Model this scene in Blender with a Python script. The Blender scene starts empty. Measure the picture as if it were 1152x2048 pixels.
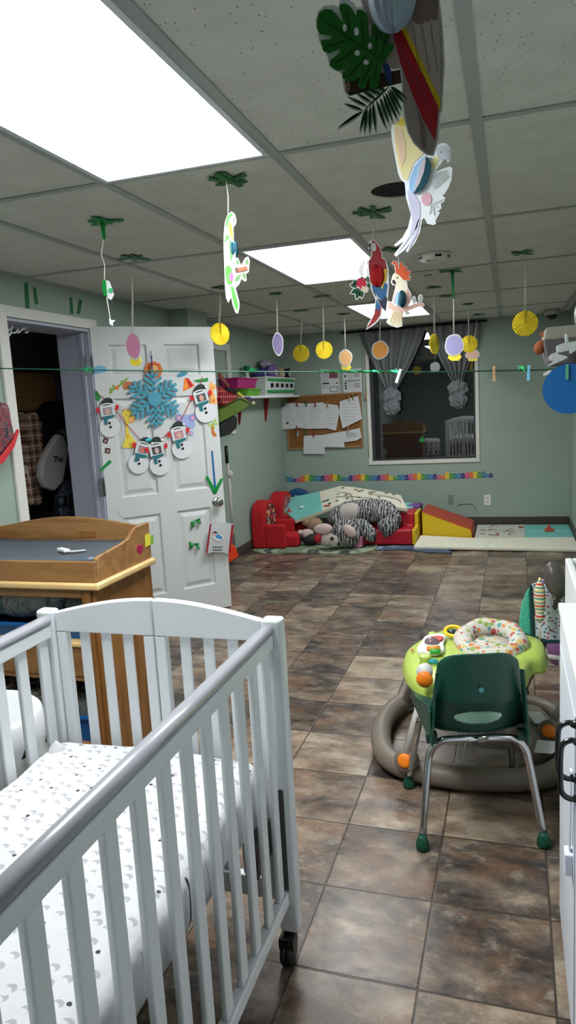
import bpy, math, random
from mathutils import Vector as V, Matrix
random.seed(7)
sc = bpy.context.scene
col = sc.collection
PI = math.pi
sin, cos = math.sin, math.cos

# ------------------------------------------------------------------ camera
CAM = V((0, 0, 1.46)); FPX = 1413.7
YAW, PITCH, ROLL = .3088, -.152, -.0574
def cam_axes():
    fwd = V((-sin(YAW)*cos(PITCH), cos(YAW)*cos(PITCH), sin(PITCH)))
    r = V((cos(YAW), sin(YAW), 0)); u = r.cross(fwd)
    return cos(ROLL)*r+sin(ROLL)*u, -sin(ROLL)*r+cos(ROLL)*u, -fwd
RGT, UPV, BCK = cam_axes()
cd = bpy.data.cameras.new('camera'); cam = bpy.data.objects.new('camera', cd); col.objects.link(cam)
cam.matrix_world = Matrix(((RGT.x, UPV.x, BCK.x, CAM.x), (RGT.y, UPV.y, BCK.y, CAM.y), (RGT.z, UPV.z, BCK.z, CAM.z), (0, 0, 0, 1)))
cd.sensor_fit = 'VERTICAL'; cd.sensor_height = 36; cd.sensor_width = 36; cd.lens = FPX/2048*36
cd.clip_start = .02; cd.clip_end = 100
sc.camera = cam
# measuring aids: where a line of sight meets a plane of the room
def ray(p): return RGT*((p[0]-576)/FPX) + UPV*(-(p[1]-1024)/FPX) - BCK
def onX(p, x): d = ray(p); return CAM + d*(x/d.x)
def onY(p, y): d = ray(p); return CAM + d*(y/d.y)
def onZ(p, z): d = ray(p); return CAM + d*((z-CAM.z)/d.z)
def onP(p, o, n): d = ray(p); return CAM + d*((o-CAM).dot(n)/d.dot(n))
def zoomed(x0, y0, s): return lambda L: [(x0+a*s, y0+b*s) for a, b in L]

H = 2.2346; LW = -2.55; RW = .60; BW = 8.0; FW = -1.6

# ------------------------------------------------------------------ materials
def lin(c):
    c = c/255.
    return c/12.92 if c <= .04045 else ((c+.055)/1.055)**2.4
def rgb(c): return (lin(c[0]), lin(c[1]), lin(c[2]), 1)
MATS = {}
def mat(name, c=(200, 200, 200), rough=.6, metal=0, spec=.4, emit=0, bump=0, bscale=60, alpha=1, sheen=0, coat=0, trans=0):
    if name in MATS: return MATS[name]
    m = bpy.data.materials.new(name); m.use_nodes = True
    nt = m.node_tree; b = nt.nodes['Principled BSDF']
    b.inputs['Base Color'].default_value = rgb(c); b.inputs['Roughness'].default_value = rough
    b.inputs['Metallic'].default_value = metal; b.inputs['Specular IOR Level'].default_value = spec
    if coat: b.inputs['Coat Weight'].default_value = coat; b.inputs['Coat Roughness'].default_value = .15
    if trans: b.inputs['Transmission Weight'].default_value = trans
    if alpha < 1: b.inputs['Alpha'].default_value = alpha
    if sheen: b.inputs['Sheen Weight'].default_value = sheen
    if emit: b.inputs['Emission Color'].default_value = rgb(c); b.inputs['Emission Strength'].default_value = emit
    if bump: bumpn(nt, b, bump, bscale)
    MATS[name] = m
    return m
def bumpn(nt, b, strength, scale, src=None, dist=.01):
    N = nt.nodes
    if src is None:
        tc = N.new('ShaderNodeTexCoord'); no = N.new('ShaderNodeTexNoise'); no.inputs['Scale'].default_value = scale; no.inputs['Detail'].default_value = 3
        nt.links.new(tc.outputs['Object'], no.inputs['Vector']); src = no.outputs['Fac']
    bu = N.new('ShaderNodeBump'); bu.inputs['Strength'].default_value = strength; bu.inputs['Distance'].default_value = dist
    nt.links.new(src, bu.inputs['Height']); nt.links.new(bu.outputs['Normal'], b.inputs['Normal'])
class G:                                         # tiny node-graph helper
    def __init__(s, name, rough=.6, spec=.4, metal=0):
        s.m = bpy.data.materials.new(name); s.m.use_nodes = True; s.nt = s.m.node_tree; s.b = s.nt.nodes['Principled BSDF']
        s.b.inputs['Roughness'].default_value = rough; s.b.inputs['Specular IOR Level'].default_value = spec; s.b.inputs['Metallic'].default_value = metal
        MATS[name] = s.m
    def n(s, t, **kw):
        nd = s.nt.nodes.new('ShaderNode'+t)
        for k, v in kw.items():
            if k.startswith('i_'): s.put(nd, k[2:].replace('_', ' '), v)
            else: setattr(nd, k, v)
        return nd
    def put(s, nd, k, v):
        inp = nd.inputs[int(k)] if str(k).isdigit() else nd.inputs[k]
        if hasattr(v, 'is_output') or isinstance(v, bpy.types.NodeSocket): s.nt.links.new(v, inp)
        else: inp.default_value = v
    def co(s, kind='Object', scale=(1, 1, 1), rot=(0, 0, 0), loc=(0, 0, 0)):
        tc = s.n('TexCoord'); mp = s.n('Mapping'); s.put(mp, 'Vector', tc.outputs[kind]); mp.inputs['Scale'].default_value = scale
        mp.inputs['Rotation'].default_value = rot; mp.inputs['Location'].default_value = loc; return mp.outputs[0]
    def noise(s, v, scale, detail=4, rough=.5, dist=0):
        n = s.n('TexNoise'); s.put(n, 'Vector', v); n.inputs['Scale'].default_value = scale; n.inputs['Detail'].default_value = detail
        n.inputs['Roughness'].default_value = rough; n.inputs['Distortion'].default_value = dist; return n.outputs['Fac']
    def vor(s, v, scale, rnd=1, feature='F1', out='Distance', dim='3D'):
        n = s.n('TexVoronoi'); n.voronoi_dimensions = dim; n.feature = feature; s.put(n, 'Vector', v); n.inputs['Scale'].default_value = scale; n.inputs['Randomness'].default_value = rnd; return n.outputs[out]
    def ramp(s, f, stops, interp='LINEAR'):
        r = s.n('ValToRGB'); s.put(r, 'Fac', f); cr = r.color_ramp; cr.interpolation = interp
        while len(cr.elements) < len(stops): cr.elements.new(.5)
        for e, (p, c) in zip(cr.elements, stops): e.position = p; e.color = rgb(c) if len(c) == 3 else c
        return r.outputs[0]
    def mix(s, f, a, b, mode='MIX'):
        m = s.n('Mix', data_type='RGBA', blend_type=mode)
        for k, v in ((0, f), (6, a), (7, b)):
            s.put(m, k, v if not isinstance(v, tuple) or len(v) == 4 else rgb(v))
        return m.outputs[2]
    def math(s, op, a, b=0, c=None):
        m = s.n('Math', operation=op); s.put(m, 0, a); s.put(m, 1, b)
        if c is not None: s.put(m, 2, c)
        return m.outputs[0]
    def vm(s, op, a, b=(0, 0, 0)):
        m = s.n('VectorMath', operation=op); s.put(m, 0, a); s.put(m, 1, b); return m.outputs[0]
    def sep(s, v):
        m = s.n('SeparateXYZ'); s.put(m, 0, v); return m.outputs
    def base(s, c): s.put(s.b, 'Base Color', c)
    def rough(s, c): s.put(s.b, 'Roughness', c)
    def bump(s, h, st=.3, d=.01): bumpn(s.nt, s.b, st, 0, h, d)

# floor: slate-look vinyl tiles
g = G('floor_tiles', .5, .22)
T = .324; v = g.co('Object', rot=(0, 0, .0064), loc=(-1.206, 1.629, 0))
vs = g.vm('MULTIPLY', v, (1/T, 1/T, 0)); fl = g.vm('FLOOR', vs); fr = g.vm('FRACTION', vs)
wn = g.n('TexWhiteNoise', noise_dimensions='3D'); g.put(wn, 'Vector', g.vm('ADD', fl, (3.7, 11.3, 0)))
wc = wn.outputs['Color']; wv = wn.outputs['Value']
off = g.vm('ADD', g.vm('MULTIPLY', v, (1., 1.7, 1)), g.vm('MULTIPLY', wc, (40, 40, 40)))
n1 = g.noise(off, 4.6, 14, .68, .25); n2 = g.noise(g.vm('ADD', off, (9, 3, 2)), 11, 14, .78, .35); n3 = g.noise(g.vm('ADD', off, (1, 7, 5)), 4.2, 10, .7, .3)
f = g.math('ADD', g.math('MULTIPLY', n1, 1.3), g.math('MULTIPLY', g.math('SUBTRACT', wv, .5), .26)); f = g.math('SUBTRACT', f, .15)
base = g.ramp(f, [(.30, (52, 48, 46)), (.41, (74, 67, 62)), (.51, (101, 90, 80)), (.61, (126, 112, 97)), (.73, (158, 144, 126))])
warm = g.ramp(n3, [(.46, (0, 0, 0)), (.62, (255, 255, 255))])
base = g.mix(g.math('MULTIPLY', warm, .45), base, (130, 98, 72))
vein = g.ramp(n2, [(.54, (0, 0, 0)), (.70, (255, 255, 255))])
base = g.mix(g.math('MULTIPLY', vein, .55), base, (182, 172, 158))
dk = g.ramp(n2, [(.30, (255, 255, 255)), (.42, (0, 0, 0))])
base = g.mix(g.math('MULTIPLY', dk, .5), base, (48, 44, 42))
sx = g.sep(fr)
ex = g.math('MINIMUM', sx[0], g.math('SUBTRACT', 1, sx[0])); ey = g.math('MINIMUM', sx[1], g.math('SUBTRACT', 1, sx[1]))
e = g.math('MINIMUM', ex, ey); gr = g.ramp(e, [(.006, (255, 255, 255)), (.013, (0, 0, 0))])
base = g.mix(gr, base, (62, 54, 48)); g.base(base)
g.rough(g.ramp(n2, [(.3, (125, 125, 125)), (.7, (165, 165, 165))]))
hh = g.math('SUBTRACT', g.math('MULTIPLY', n2, .3), g.math('MULTIPLY', gr, 1)); g.bump(hh, .25, .003)

g = G('ceiling_tile', .9, .2)
v = g.co('Object'); d = g.vor(g.vm('MULTIPLY', v, (1, .55, 1)), 46, 1, dim='2D'); n = g.noise(v, 8, 3); pat = g.ramp(d, [(.045, (0, 0, 0)), (.085, (255, 255, 255))])
keep = g.ramp(g.noise(v, 17, 2), [(.50, (255, 255, 255)), (.56, (0, 0, 0))])
pat2 = g.mix(keep, pat, (255, 255, 255))
g.base(g.mix(pat2, (84, 80, 76), g.ramp(n, [(.3, (198, 198, 192)), (.7, (208, 208, 202))])))
g.bump(g.math('ADD', g.math('MULTIPLY', g.noise(v, 120, 3), .3), pat2), .3, .004)

g = G('sage_wall', .62, .35)
v = g.co('Object'); g.base(g.ramp(g.noise(v, 1.5, 3), [(.3, (150, 166, 155)), (.7, (155, 171, 160))])); g.bump(g.noise(v, 150, 3), .06, .003)

def wood(name, a, b, c, axis=0, sc=1.0, rough=.35):
    g = G(name, rough, .45)
    s = [9, 9, 9]; s[axis] = .8; v = g.co('Object', scale=tuple(x*sc for x in s))
    n = g.noise(v, 1.6, 6, .6, 1.2); w = g.noise(v, 9, 3, .5, .2)
    base = g.ramp(n, [(.3, a), (.5, b), (.7, c)])
    g.base(g.mix(g.math('MULTIPLY', g.ramp(w, [(.5, (0, 0, 0)), (.75, (255, 255, 255))]), .25), base, a)); g.bump(w, .05, .002)
    return g.m
WOODX = wood('oak_along', (114, 78, 44), (144, 104, 62), (164, 122, 76), 0)
WOODZ = wood('oak_upright', (106, 66, 32), (134, 90, 46), (152, 106, 58), 2)
WOODL = wood('light_wood_edge', (196, 160, 104), (212, 178, 122), (222, 190, 136), 0)
WOODD = wood('dark_pine', (84, 58, 36), (110, 76, 46), (124, 90, 58), 1)

g = G('crib_sheet', .85, .2)                       # white sheet with grey moons and small dark stars
v = g.co('Object')
xy = g.vm('MULTIPLY', v, (1, 1, .0))
d1 = g.vor(g.vm('MULTIPLY', xy, (27, 33, 27)), 1, .7, dim='2D'); d2 = g.vor(g.vm('ADD', g.vm('MULTIPLY', xy, (27, 33, 27)), (.14, .22, .0)), 1, .7, dim='2D')
moon = g.math('MULTIPLY', g.math('LESS_THAN', d1, .27), g.math('GREATER_THAN', d2, .27))
s1 = g.vor(g.vm('MULTIPLY', v, (13, 13, 0)), 1, .9, dim='2D'); star = g.math('LESS_THAN', s1, .055)
c = g.mix(moon, (186, 187, 189), (152, 154, 157)); c = g.mix(star, c, (58, 60, 64)); g.base(c)
wr = g.n('TexWave'); g.put(wr, 'Vector', g.vm('MULTIPLY', v, (5, 8, 5))); wr.inputs['Distortion'].default_value = 9; wr.inputs['Scale'].default_value = .6; wr.inputs['Detail'].default_value = 2
g.bump(g.math('ADD', g.math('MULTIPLY', wr.outputs['Fac'], .25), g.noise(v, 14, 3)), .35, .02)

g = G('striped_plush', .95, .15)
v = g.co('Object'); w = g.n('TexWave', bands_direction='X'); g.put(w, 'Vector', g.vm('MULTIPLY', v, (1, 1.2, .45))); w.inputs['Scale'].default_value = 11; w.inputs['Distortion'].default_value = 9; w.inputs['Detail'].default_value = 4; w.inputs['Detail Scale'].default_value = 2.0
g.base(g.ramp(w.outputs['Fac'], [(.35, (64, 68, 74)), (.5, (104, 106, 110)), (.66, (172, 170, 166))])); g.bump(g.noise(v, 90, 4), .6, .01)

g = G('cork', .9, .1); v = g.co('Object'); g.base(g.ramp(g.noise(v, 90, 4), [(.3, (116, 78, 44)), (.7, (150, 106, 64))]))
g = G('grey_curtain_cloth', .85, .2); v = g.co('Object'); g.base(g.ramp(g.noise(v, 5, 3), [(.3, (104, 106, 109)), (.7, (120, 122, 125))])); g.bump(g.noise(v, 220, 2), .1, .002)

def plaid(name, base, dark, light, sc=16, axis='XZ', rough=.9, split=.42):
    g = G(name, rough, .15); v = g.vm('ADD', g.co('Object'), (5, 5, 5)); s = g.sep(v); a, b = ('XYZ'.index(axis[0]), 'XYZ'.index(axis[1]))
    fa = g.math('FRACT', g.math('MULTIPLY', s[a], sc)); fb = g.math('FRACT', g.math('MULTIPLY', s[b], sc))
    A = g.math('LESS_THAN', fa, split); B = g.math('LESS_THAN', fb, split)
    c = g.mix(g.math('MULTIPLY', A, .6), base, dark); c = g.mix(g.math('MULTIPLY', B, .6), c, dark)
    la = g.math('LESS_THAN', g.math('ABSOLUTE', g.math('SUBTRACT', fa, .72)), .035); lb = g.math('LESS_THAN', g.math('ABSOLUTE', g.math('SUBTRACT', fb, .72)), .035)
    c = g.mix(g.math('MAXIMUM', la, lb), c, light); g.base(c); return g.m
PL_TAN = plaid('tan_check_cloth', (176, 140, 116), (50, 40, 40), (230, 222, 210), 13, 'YZ', split=.28)
PL_RED = plaid('red_check_cloth', (190, 50, 56), (110, 16, 28), (220, 180, 170), 22, 'YZ')

def dots(name, base, cols, scale=30, r=.3, axis=None, rough=.85, bump=0):
    g = G(name, rough, .2); v = g.co('Object'); vv = g.vm('MULTIPLY', v, axis or (1, 1, 1))
    d = g.vor(vv, scale, .8); cc = g.vor(vv, scale, .8, out='Color'); x = g.sep(cc)
    k = len(cols); c = g.ramp(x[0], [(i/k, cl) for i, cl in enumerate(cols)], 'CONSTANT')
    rr = g.math('LESS_THAN', d, g.math('MULTIPLY', g.math('ADD', x[1], .5), r)); g.base(g.mix(rr, base, c))
    if bump: g.bump(g.noise(v, 30, 3), bump, .01)
    return g.m
DOTB = dots('dotted_blanket', (206, 212, 220), [(70, 120, 170), (190, 60, 60), (40, 110, 110), (120, 150, 80), (230, 190, 120), (50, 80, 140)], 62, .30)
FRUIT = dots('printed_seat_cloth', (206, 202, 192), [(212, 136, 84), (150, 172, 90), (190, 90, 84), (110, 160, 156), (214, 180, 100)], 40, .40, bump=.8)
TWIST = G('rainbow_knit', .9, .2); v = TWIST.co('Object'); zz = TWIST.math('FRACT', TWIST.math('MULTIPLY', TWIST.sep(v)[2], 22))
TWIST.base(TWIST.ramp(zz, [(0, (226, 216, 180)), (.2, (90, 140, 120)), (.35, (226, 216, 180)), (.5, (200, 70, 60)), (.65, (226, 216, 180)), (.8, (90, 150, 170)), (.9, (222, 180, 90))], 'CONSTANT'))
TWIST = TWIST.m
PRINTC = dots('printed_panel_cloth', (150, 70, 60), [(220, 180, 90), (60, 50, 90), (200, 70, 70), (230, 210, 180), (40, 40, 40)], 26, .6)
PRINTP = dots('pink_printed_panel_cloth', (150, 84, 96), [(200, 150, 120), (120, 80, 140), (170, 70, 80), (190, 170, 120)], 22, .55)
PRINTB = dots('blue_printed_panel_cloth', (60, 90, 130), [(200, 210, 220), (40, 60, 110), (150, 90, 60)], 22, .55)
MATCR = dots('cream_printed_mat', (226, 224, 206), [(200, 200, 190), (190, 196, 186), (232, 226, 150), (214, 208, 196)], 12, .22, (1, 1.5, 1))
FLEECE = mat('green_fleece', (86, 192, 162), .95, bump=.5, bscale=70, spec=.1)
g = G('play_rug', .95, .1); v = g.co('Object'); n = g.noise(v, 3.2, 1); g.base(g.ramp(n, [(0, (120, 134, 112)), (.45, (150, 164, 138)), (.55, (82, 88, 84)), (.62, (120, 150, 140)), (.8, (160, 150, 120))], 'CONSTANT'))
g = G('patched_blue_cloth', .95, .1); v = g.co('Object'); n = g.vor(v, 7, .8, out='Color'); g.base(g.ramp(g.sep(n)[0], [(0, (84, 98, 116)), (.4, (140, 152, 166)), (.7, (60, 72, 96))], 'CONSTANT'))
g = G('bag_print', .35, .5); v = g.co('Object'); n = g.noise(v, 14, 4, .6, 1); g.base(g.ramp(n, [(.36, (24, 26, 34)), (.46, (46, 70, 84)), (.52, (150, 40, 50)), (.58, (110, 96, 96)), (.68, (60, 70, 62))]))
g = G('mixed_toys_cloth', .9, .2); v = g.co('Object'); n = g.noise(v, 16, 3, .6, 1); g.base(g.ramp(n, [(.34, (30, 30, 40)), (.44, (90, 80, 96)), (.52, (140, 110, 90)), (.6, (190, 186, 176)), (.7, (60, 110, 110))]))
g = G('nappy_bag_plastic', .25, .5); v = g.co('Object'); n = g.noise(v, 9, 5, .6, 1.5); g.base(g.ramp(n, [(.34, (60, 76, 80)), (.46, (104, 122, 122)), (.55, (168, 172, 170)), (.66, (120, 104, 96))])); g.bump(n, .6, .03)
g = G('camo_coat', .9, .15); v = g.co('Object'); n = g.noise(v, 9, 3, .6, 1); g.base(g.ramp(n, [(.42, (28, 32, 38)), (.5, (84, 92, 104)), (.6, (40, 46, 54))], 'CONSTANT'))
for nm_, st_ in (('acrylic_diffuser_near', 30.0), ('acrylic_diffuser_middle', 19.0), ('acrylic_diffuser_far', 13.0)):
    g = G(nm_, .4, .4); g.base((.9, .92, .95, 1)); g.b.inputs['Emission Color'].default_value = (.95, .98, 1, 1); g.b.inputs['Emission Strength'].default_value = st_
g = G('window_glass', .02, .5)
nt = g.nt; gl = g.n('BsdfGlossy'); gl.inputs['Roughness'].default_value = .01; gl.inputs['Color'].default_value = (1, 1, 1, 1)
tr = g.n('BsdfTransparent'); fr_ = g.n('Fresnel'); fr_.inputs['IOR'].default_value = 1.75; ms = g.n('MixShader')
nt.links.new(fr_.outputs[0], ms.inputs[0]); nt.links.new(tr.outputs[0], ms.inputs[1]); nt.links.new(gl.outputs[0], ms.inputs[2]); nt.links.new(ms.outputs[0], nt.nodes['Material Output'].inputs[0])
g = G('clear_plastic', .15, .5)
nt = g.nt; tr = g.n('BsdfTransparent'); ms = g.n('MixShader'); ms.inputs[0].default_value = .62; g.b.inputs['Base Color'].default_value = rgb((205, 208, 208))
nt.links.new(tr.outputs[0], ms.inputs[1]); nt.links.new(g.b.outputs[0], ms.inputs[2]); nt.links.new(ms.outputs[0], nt.nodes['Material Output'].inputs[0])

WHITE = mat('white_paint', (228, 231, 232), .4); CRIB = mat('crib_white_paint', (222, 226, 228), .35, spec=.5)
TRIMW = mat('trim_white_paint', (214, 214, 208), .45); DOORM = mat('door_white_paint', (200, 203, 202), .4, bump=.04, bscale=90)
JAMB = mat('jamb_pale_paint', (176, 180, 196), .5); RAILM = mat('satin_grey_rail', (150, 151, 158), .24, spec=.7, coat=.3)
DBROWN = mat('dark_vinyl_base', (74, 64, 58), .5); BLACK = mat('black_plastic', (22, 22, 24), .35); DARK = mat('dark_void', (14, 14, 16), .9)
CHROME = mat('chrome', (200, 204, 208), .12, metal=1); STEEL = mat('satin_steel', (168, 166, 160), .25, metal=1)
GREENT = mat('green_tape', (12, 132, 56), .5); GREENT2 = mat('dark_green_tape', (14, 104, 50), .5); BLUET = mat('blue_tape', (20, 96, 150), .5)
STR = mat('cream_string', (206, 202, 190), .8); PAPER = mat('white_paper', (208, 210, 212), .7); YEL = mat('yellow_tissue', (244, 224, 66), .7)
RED = mat('red_felt', (178, 26, 34), .9); REDV = mat('red_vinyl', (176, 26, 44), .4); PURP = mat('purple_vinyl', (110, 70, 140), .5)
YELV = mat('yellow_vinyl', (214, 180, 30), .4); ORNV = mat('rust_vinyl', (176, 62, 34), .45); TEAL = mat('teal_mat', (120, 196, 188), .5); MATE = mat('mat_edge_foam', (196, 192, 172), .8)
CHG = mat('dark_green_shell', (14, 66, 54), .38, spec=.5); CHG2 = mat('green_rubber_foot', (12, 74, 52), .5); LIME = mat('lime_plastic', (178, 200, 92), .35, spec=.5)
TAUPE = mat('taupe_plastic', (112, 103, 92), .45); ORANGE = mat('orange_plastic', (238, 128, 26), .4); TAUPED = mat('dark_taupe_plastic', (86, 80, 76), .35)
def M(n): return MATS[n]

# ------------------------------------------------------------------ mesh building
class MB:
    def __init__(s): s.v = []; s.f = []; s.mi = []; s.cur = 0
    def add(s, vs, fs):
        o = len(s.v); s.v += [V(p) for p in vs]; s.f += [[i+o for i in f] for f in fs]; s.mi += [s.cur]*len(fs); return s
    def box(s, a, b, R=None, c=None):
        x0, y0, z0 = a; x1, y1, z1 = b
        vs = [V(p) for p in ((x0, y0, z0), (x1, y0, z0), (x1, y1, z0), (x0, y1, z0), (x0, y0, z1), (x1, y0, z1), (x1, y1, z1), (x0, y1, z1))]
        if R is not None: vs = [R @ p + (c or V()) for p in vs]
        return s.add(vs, [(0, 3, 2, 1), (4, 5, 6, 7), (0, 1, 5, 4), (1, 2, 6, 5), (2, 3, 7, 6), (3, 0, 4, 7)])
    def prism(s, pts, ext):                       # closed outline (3-D, planar) pushed along ext
        ext = V(ext); n = len(pts); vs = [V(p) for p in pts]+[V(p)+ext for p in pts]
        return s.add(vs, [list(range(n)), list(range(2*n-1, n-1, -1))]+[(i, i+n, (i+1) % n+n, (i+1) % n) for i in range(n)])
    def tube(s, pts, r, seg=8, cap=True, closed=False, flat=1.0):
        pts = [V(p) for p in pts]; n = len(pts); rs = r if isinstance(r, (list, tuple)) else [r]*n
        vs = []; prev = None
        for i, p in enumerate(pts):
            t = (pts[(i+1) % n]-pts[i-1]) if closed else (pts[min(i+1, n-1)]-pts[max(i-1, 0)])
            if t.length < 1e-9: t = V((0, 0, 1))
            t.normalize()
            if prev is None:
                a = V((0, 0, 1)) if abs(t.z) < .9 else V((1, 0, 0)); x = t.cross(a).normalized()
            else: x = (prev-t*prev.dot(t)).normalized()
            prev = x; y = t.cross(x)
            for k in range(seg): an = 2*PI*k/seg; vs.append(p+(x*cos(an)+y*sin(an)*flat)*rs[i])
        fs = []
        for i in range(n if closed else n-1):
            j = (i+1) % n
            for k in range(seg): k2 = (k+1) % seg; fs.append((i*seg+k, i*seg+k2, j*seg+k2, j*seg+k))
        if cap and not closed: fs += [list(range(seg-1, -1, -1)), [(n-1)*seg+k for k in range(seg)]]
        return s.add(vs, fs)
    def lathe(s, prof, c, ax=(0, 0, 1), seg=20, sc=(1, 1), xd=None):
        ax = V(ax).normalized(); a = xd or (V((1, 0, 0)) if abs(ax.x) < .9 else V((0, 1, 0))); x = (V(a)-ax*V(a).dot(ax)).normalized(); y = ax.cross(x); c = V(c)
        vs = []; fs = []; n = len(prof)
        for r, h in prof:
            for k in range(seg): an = 2*PI*k/seg; vs.append(c+ax*h+x*r*sc[0]*cos(an)+y*r*sc[1]*sin(an))
        for i in range(n-1):
            for k in range(seg): k2 = (k+1) % seg; fs.append((i*seg+k, i*seg+k2, (i+1)*seg+k2, (i+1)*seg+k))
        fs += [list(range(seg-1, -1, -1)), [(n-1)*seg+k for k in range(seg)]]
        return s.add(vs, fs)
    def ell(s, c, r, R=None, nu=20, nv=12, fn=None):
        vs = []; fs = []; c = V(c)
        for j in range(nv+1):
            th = PI*j/nv
            for i in range(nu):
                ph = 2*PI*i/nu; p = V((r[0]*sin(th)*cos(ph), r[1]*sin(th)*sin(ph), r[2]*cos(th)))
                if fn: p = p*fn(ph, th)
                vs.append(c+(R @ p if R is not None else p))
        for j in range(nv):
            for i in range(nu): i2 = (i+1) % nu; fs.append((j*nu+i, (j+1)*nu+i, (j+1)*nu+i2, j*nu+i2))
        return s.add(vs, fs)
    def grid(s, fn, nu, nv, wrap=False):
        vs = [fn(i/nu, j/nv) for j in range(nv+1) for i in range(nu+(0 if wrap else 1))]; w = nu if wrap else nu+1
        return s.add(vs, [(j*w+i, j*w+(i+1) % w, (j+1)*w+(i+1) % w, (j+1)*w+i) for j in range(nv) for i in range(nu)])
    def soft(s, a, b, r, n=10, nz=0., seed=0, ns=9):             # cushion: rounded box with gentle unevenness
        a = V(a); b = V(b); q = []
        from mathutils import noise
        lo = a+V((r, r, r)); hi = b-V((r, r, r))
        for ax in range(3):
            for sd in (0, 1):
                o = [k for k in range(3) if k != ax]
                def fn(u, w):
                    p = V((0, 0, 0)); p[ax] = (a if sd == 0 else b)[ax]
                    p[o[0]] = a[o[0]]+(b[o[0]]-a[o[0]])*u; p[o[1]] = a[o[1]]+(b[o[1]]-a[o[1]])*w
                    c = V([min(max(p[k], lo[k]), hi[k]) for k in range(3)]); d = p-c
                    p = c+d.normalized()*r
                    if nz: p = p+d.normalized()*nz*noise.noise(p*ns+V((seed, seed, seed)))
                    return p
                s.grid(fn, n, n)
        return s
def sm(pts, n=4):                                 # closed smooth outline through points
    P = [tuple(p) for p in pts]; out = []; k = len(P); D = len(P[0])
    for i in range(k):
        a, b, c, d = P[i-1], P[i], P[(i+1) % k], P[(i+2) % k]
        for j in range(n):
            t = j/n
            out.append(tuple(.5*(2*b[m]+(c[m]-a[m])*t+(2*a[m]-5*b[m]+4*c[m]-d[m])*t*t+(3*b[m]-a[m]-3*c[m]+d[m])*t**3) for m in range(D)))
    return out
def smo(pts, n=6):                                # open smooth path
    P = [tuple(p) for p in pts]; P = [P[0]]+P+[P[-1]]; out = []; D = len(P[0])
    for i in range(1, len(P)-2):
        a, b, c, d = P[i-1:i+3]
        for j in range(n):
            t = j/n; out.append(tuple(.5*(2*b[m]+(c[m]-a[m])*t+(2*a[m]-5*b[m]+4*c[m]-d[m])*t*t+(3*b[m]-a[m]-3*c[m]+d[m])*t**3) for m in range(D)))
    return out+[P[-1]]
def outset(L, d):
    A = sum(L[i-1][0]*L[i][1]-L[i][0]*L[i-1][1] for i in range(len(L))); sg = 1 if A > 0 else -1; out = []
    for i in range(len(L)):
        a, b, c = L[i-1], L[i], L[(i+1) % len(L)]
        nx = (b[1]-a[1])+(c[1]-b[1]); ny = -((b[0]-a[0])+(c[0]-b[0])); l = math.hypot(nx, ny) or 1
        out.append((b[0]+sg*nx/l*d, b[1]+sg*ny/l*d))
    return out
def circ(cx, cy, r, n=20, ry=None): return [(cx+r*cos(2*PI*k/n), cy+(ry or r)*sin(2*PI*k/n)) for k in range(n)]

WL = {}
def prop(o, label=None, cat=None, group=None, kind=None):
    if label: o['label'] = label
    if cat: o['category'] = cat
    if group: o['group'] = group
    if kind: o['kind'] = kind
    return o
def thing(name, label, cat, loc=(0, 0, 0), group=None):
    o = bpy.data.objects.new(name, None); col.objects.link(o); o.empty_display_size = .05; o.location = loc; WL[o] = V(loc)
    return prop(o, label, cat, group)
def obj(name, mb, m, parent=None, smooth=False, bevel=0, bseg=2, sub=0, label=None, merge=False):
    me = bpy.data.meshes.new(name)
    lo = V([min(p[k] for p in mb.v) for k in range(3)]); hi = V([max(p[k] for p in mb.v) for k in range(3)])
    c = V(((lo.x+hi.x)/2, (lo.y+hi.y)/2, lo.z))
    me.from_pydata([tuple(p-c) for p in mb.v], [], mb.f)
    ms = m if isinstance(m, list) else [m]
    for x in ms: me.materials.append(x)
    for p, k in zip(me.polygons, mb.mi): p.material_index = k; p.use_smooth = smooth
    import bmesh
    bm = bmesh.new(); bm.from_mesh(me)
    if merge: bmesh.ops.remove_doubles(bm, verts=bm.verts, dist=1e-5)
    bmesh.ops.recalc_face_normals(bm, faces=bm.faces); bm.to_mesh(me); bm.free()
    o = bpy.data.objects.new(name, me); col.objects.link(o); WL[o] = c
    o.location = c
    if parent: o.parent = parent; o.matrix_parent_inverse = Matrix.Translation(-WL[parent])
    if bevel:
        b = o.modifiers.new('bevel', 'BEVEL'); b.width = bevel; b.segments = bseg; b.limit_method = 'ANGLE'; b.angle_limit = .6
        if bseg > 1: 
            for p in me.polygons: p.use_smooth = True
            w = o.modifiers.new('wn', 'WEIGHTED_NORMAL'); w.keep_sharp = False
    if sub: sb = o.modifiers.new('sub', 'SUBSURF'); sb.levels = sub; sb.render_levels = sub
    if label: o['label'] = label
    return o
def single(name, label, cat, mb, m, group=None, **kw): return prop(obj(name, mb, m, **kw), label, cat, group)
def struct(name, mb, m, parent=None, **kw):
    o = obj(name, mb, m, parent, **kw)
    if not parent: o['kind'] = 'structure'
    return o
class Plane:
    def __init__(s, o, n): s.o = V(o); s.n = V(n).normalized()
    def p(s, px, off=0): return onP(px, s.o+s.n*off, s.n)
    def poly(s, mb, L, off=.001, th=.0008):       # flat sheet cut to outline L, its face at off in front of the plane
        P = [onP(px, s.o, s.n) + s.n*off for px in L]; mb.prism(P, -s.n*th); return mb
def sheet(name, pl, Ls, m, parent, off=.001, th=.0008, label=None):
    mb = MB()
    for L in (Ls if isinstance(Ls[0], list) else [Ls]): pl.poly(mb, L, off, th)
    return obj(name, mb, m, parent, label=label)

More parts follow.
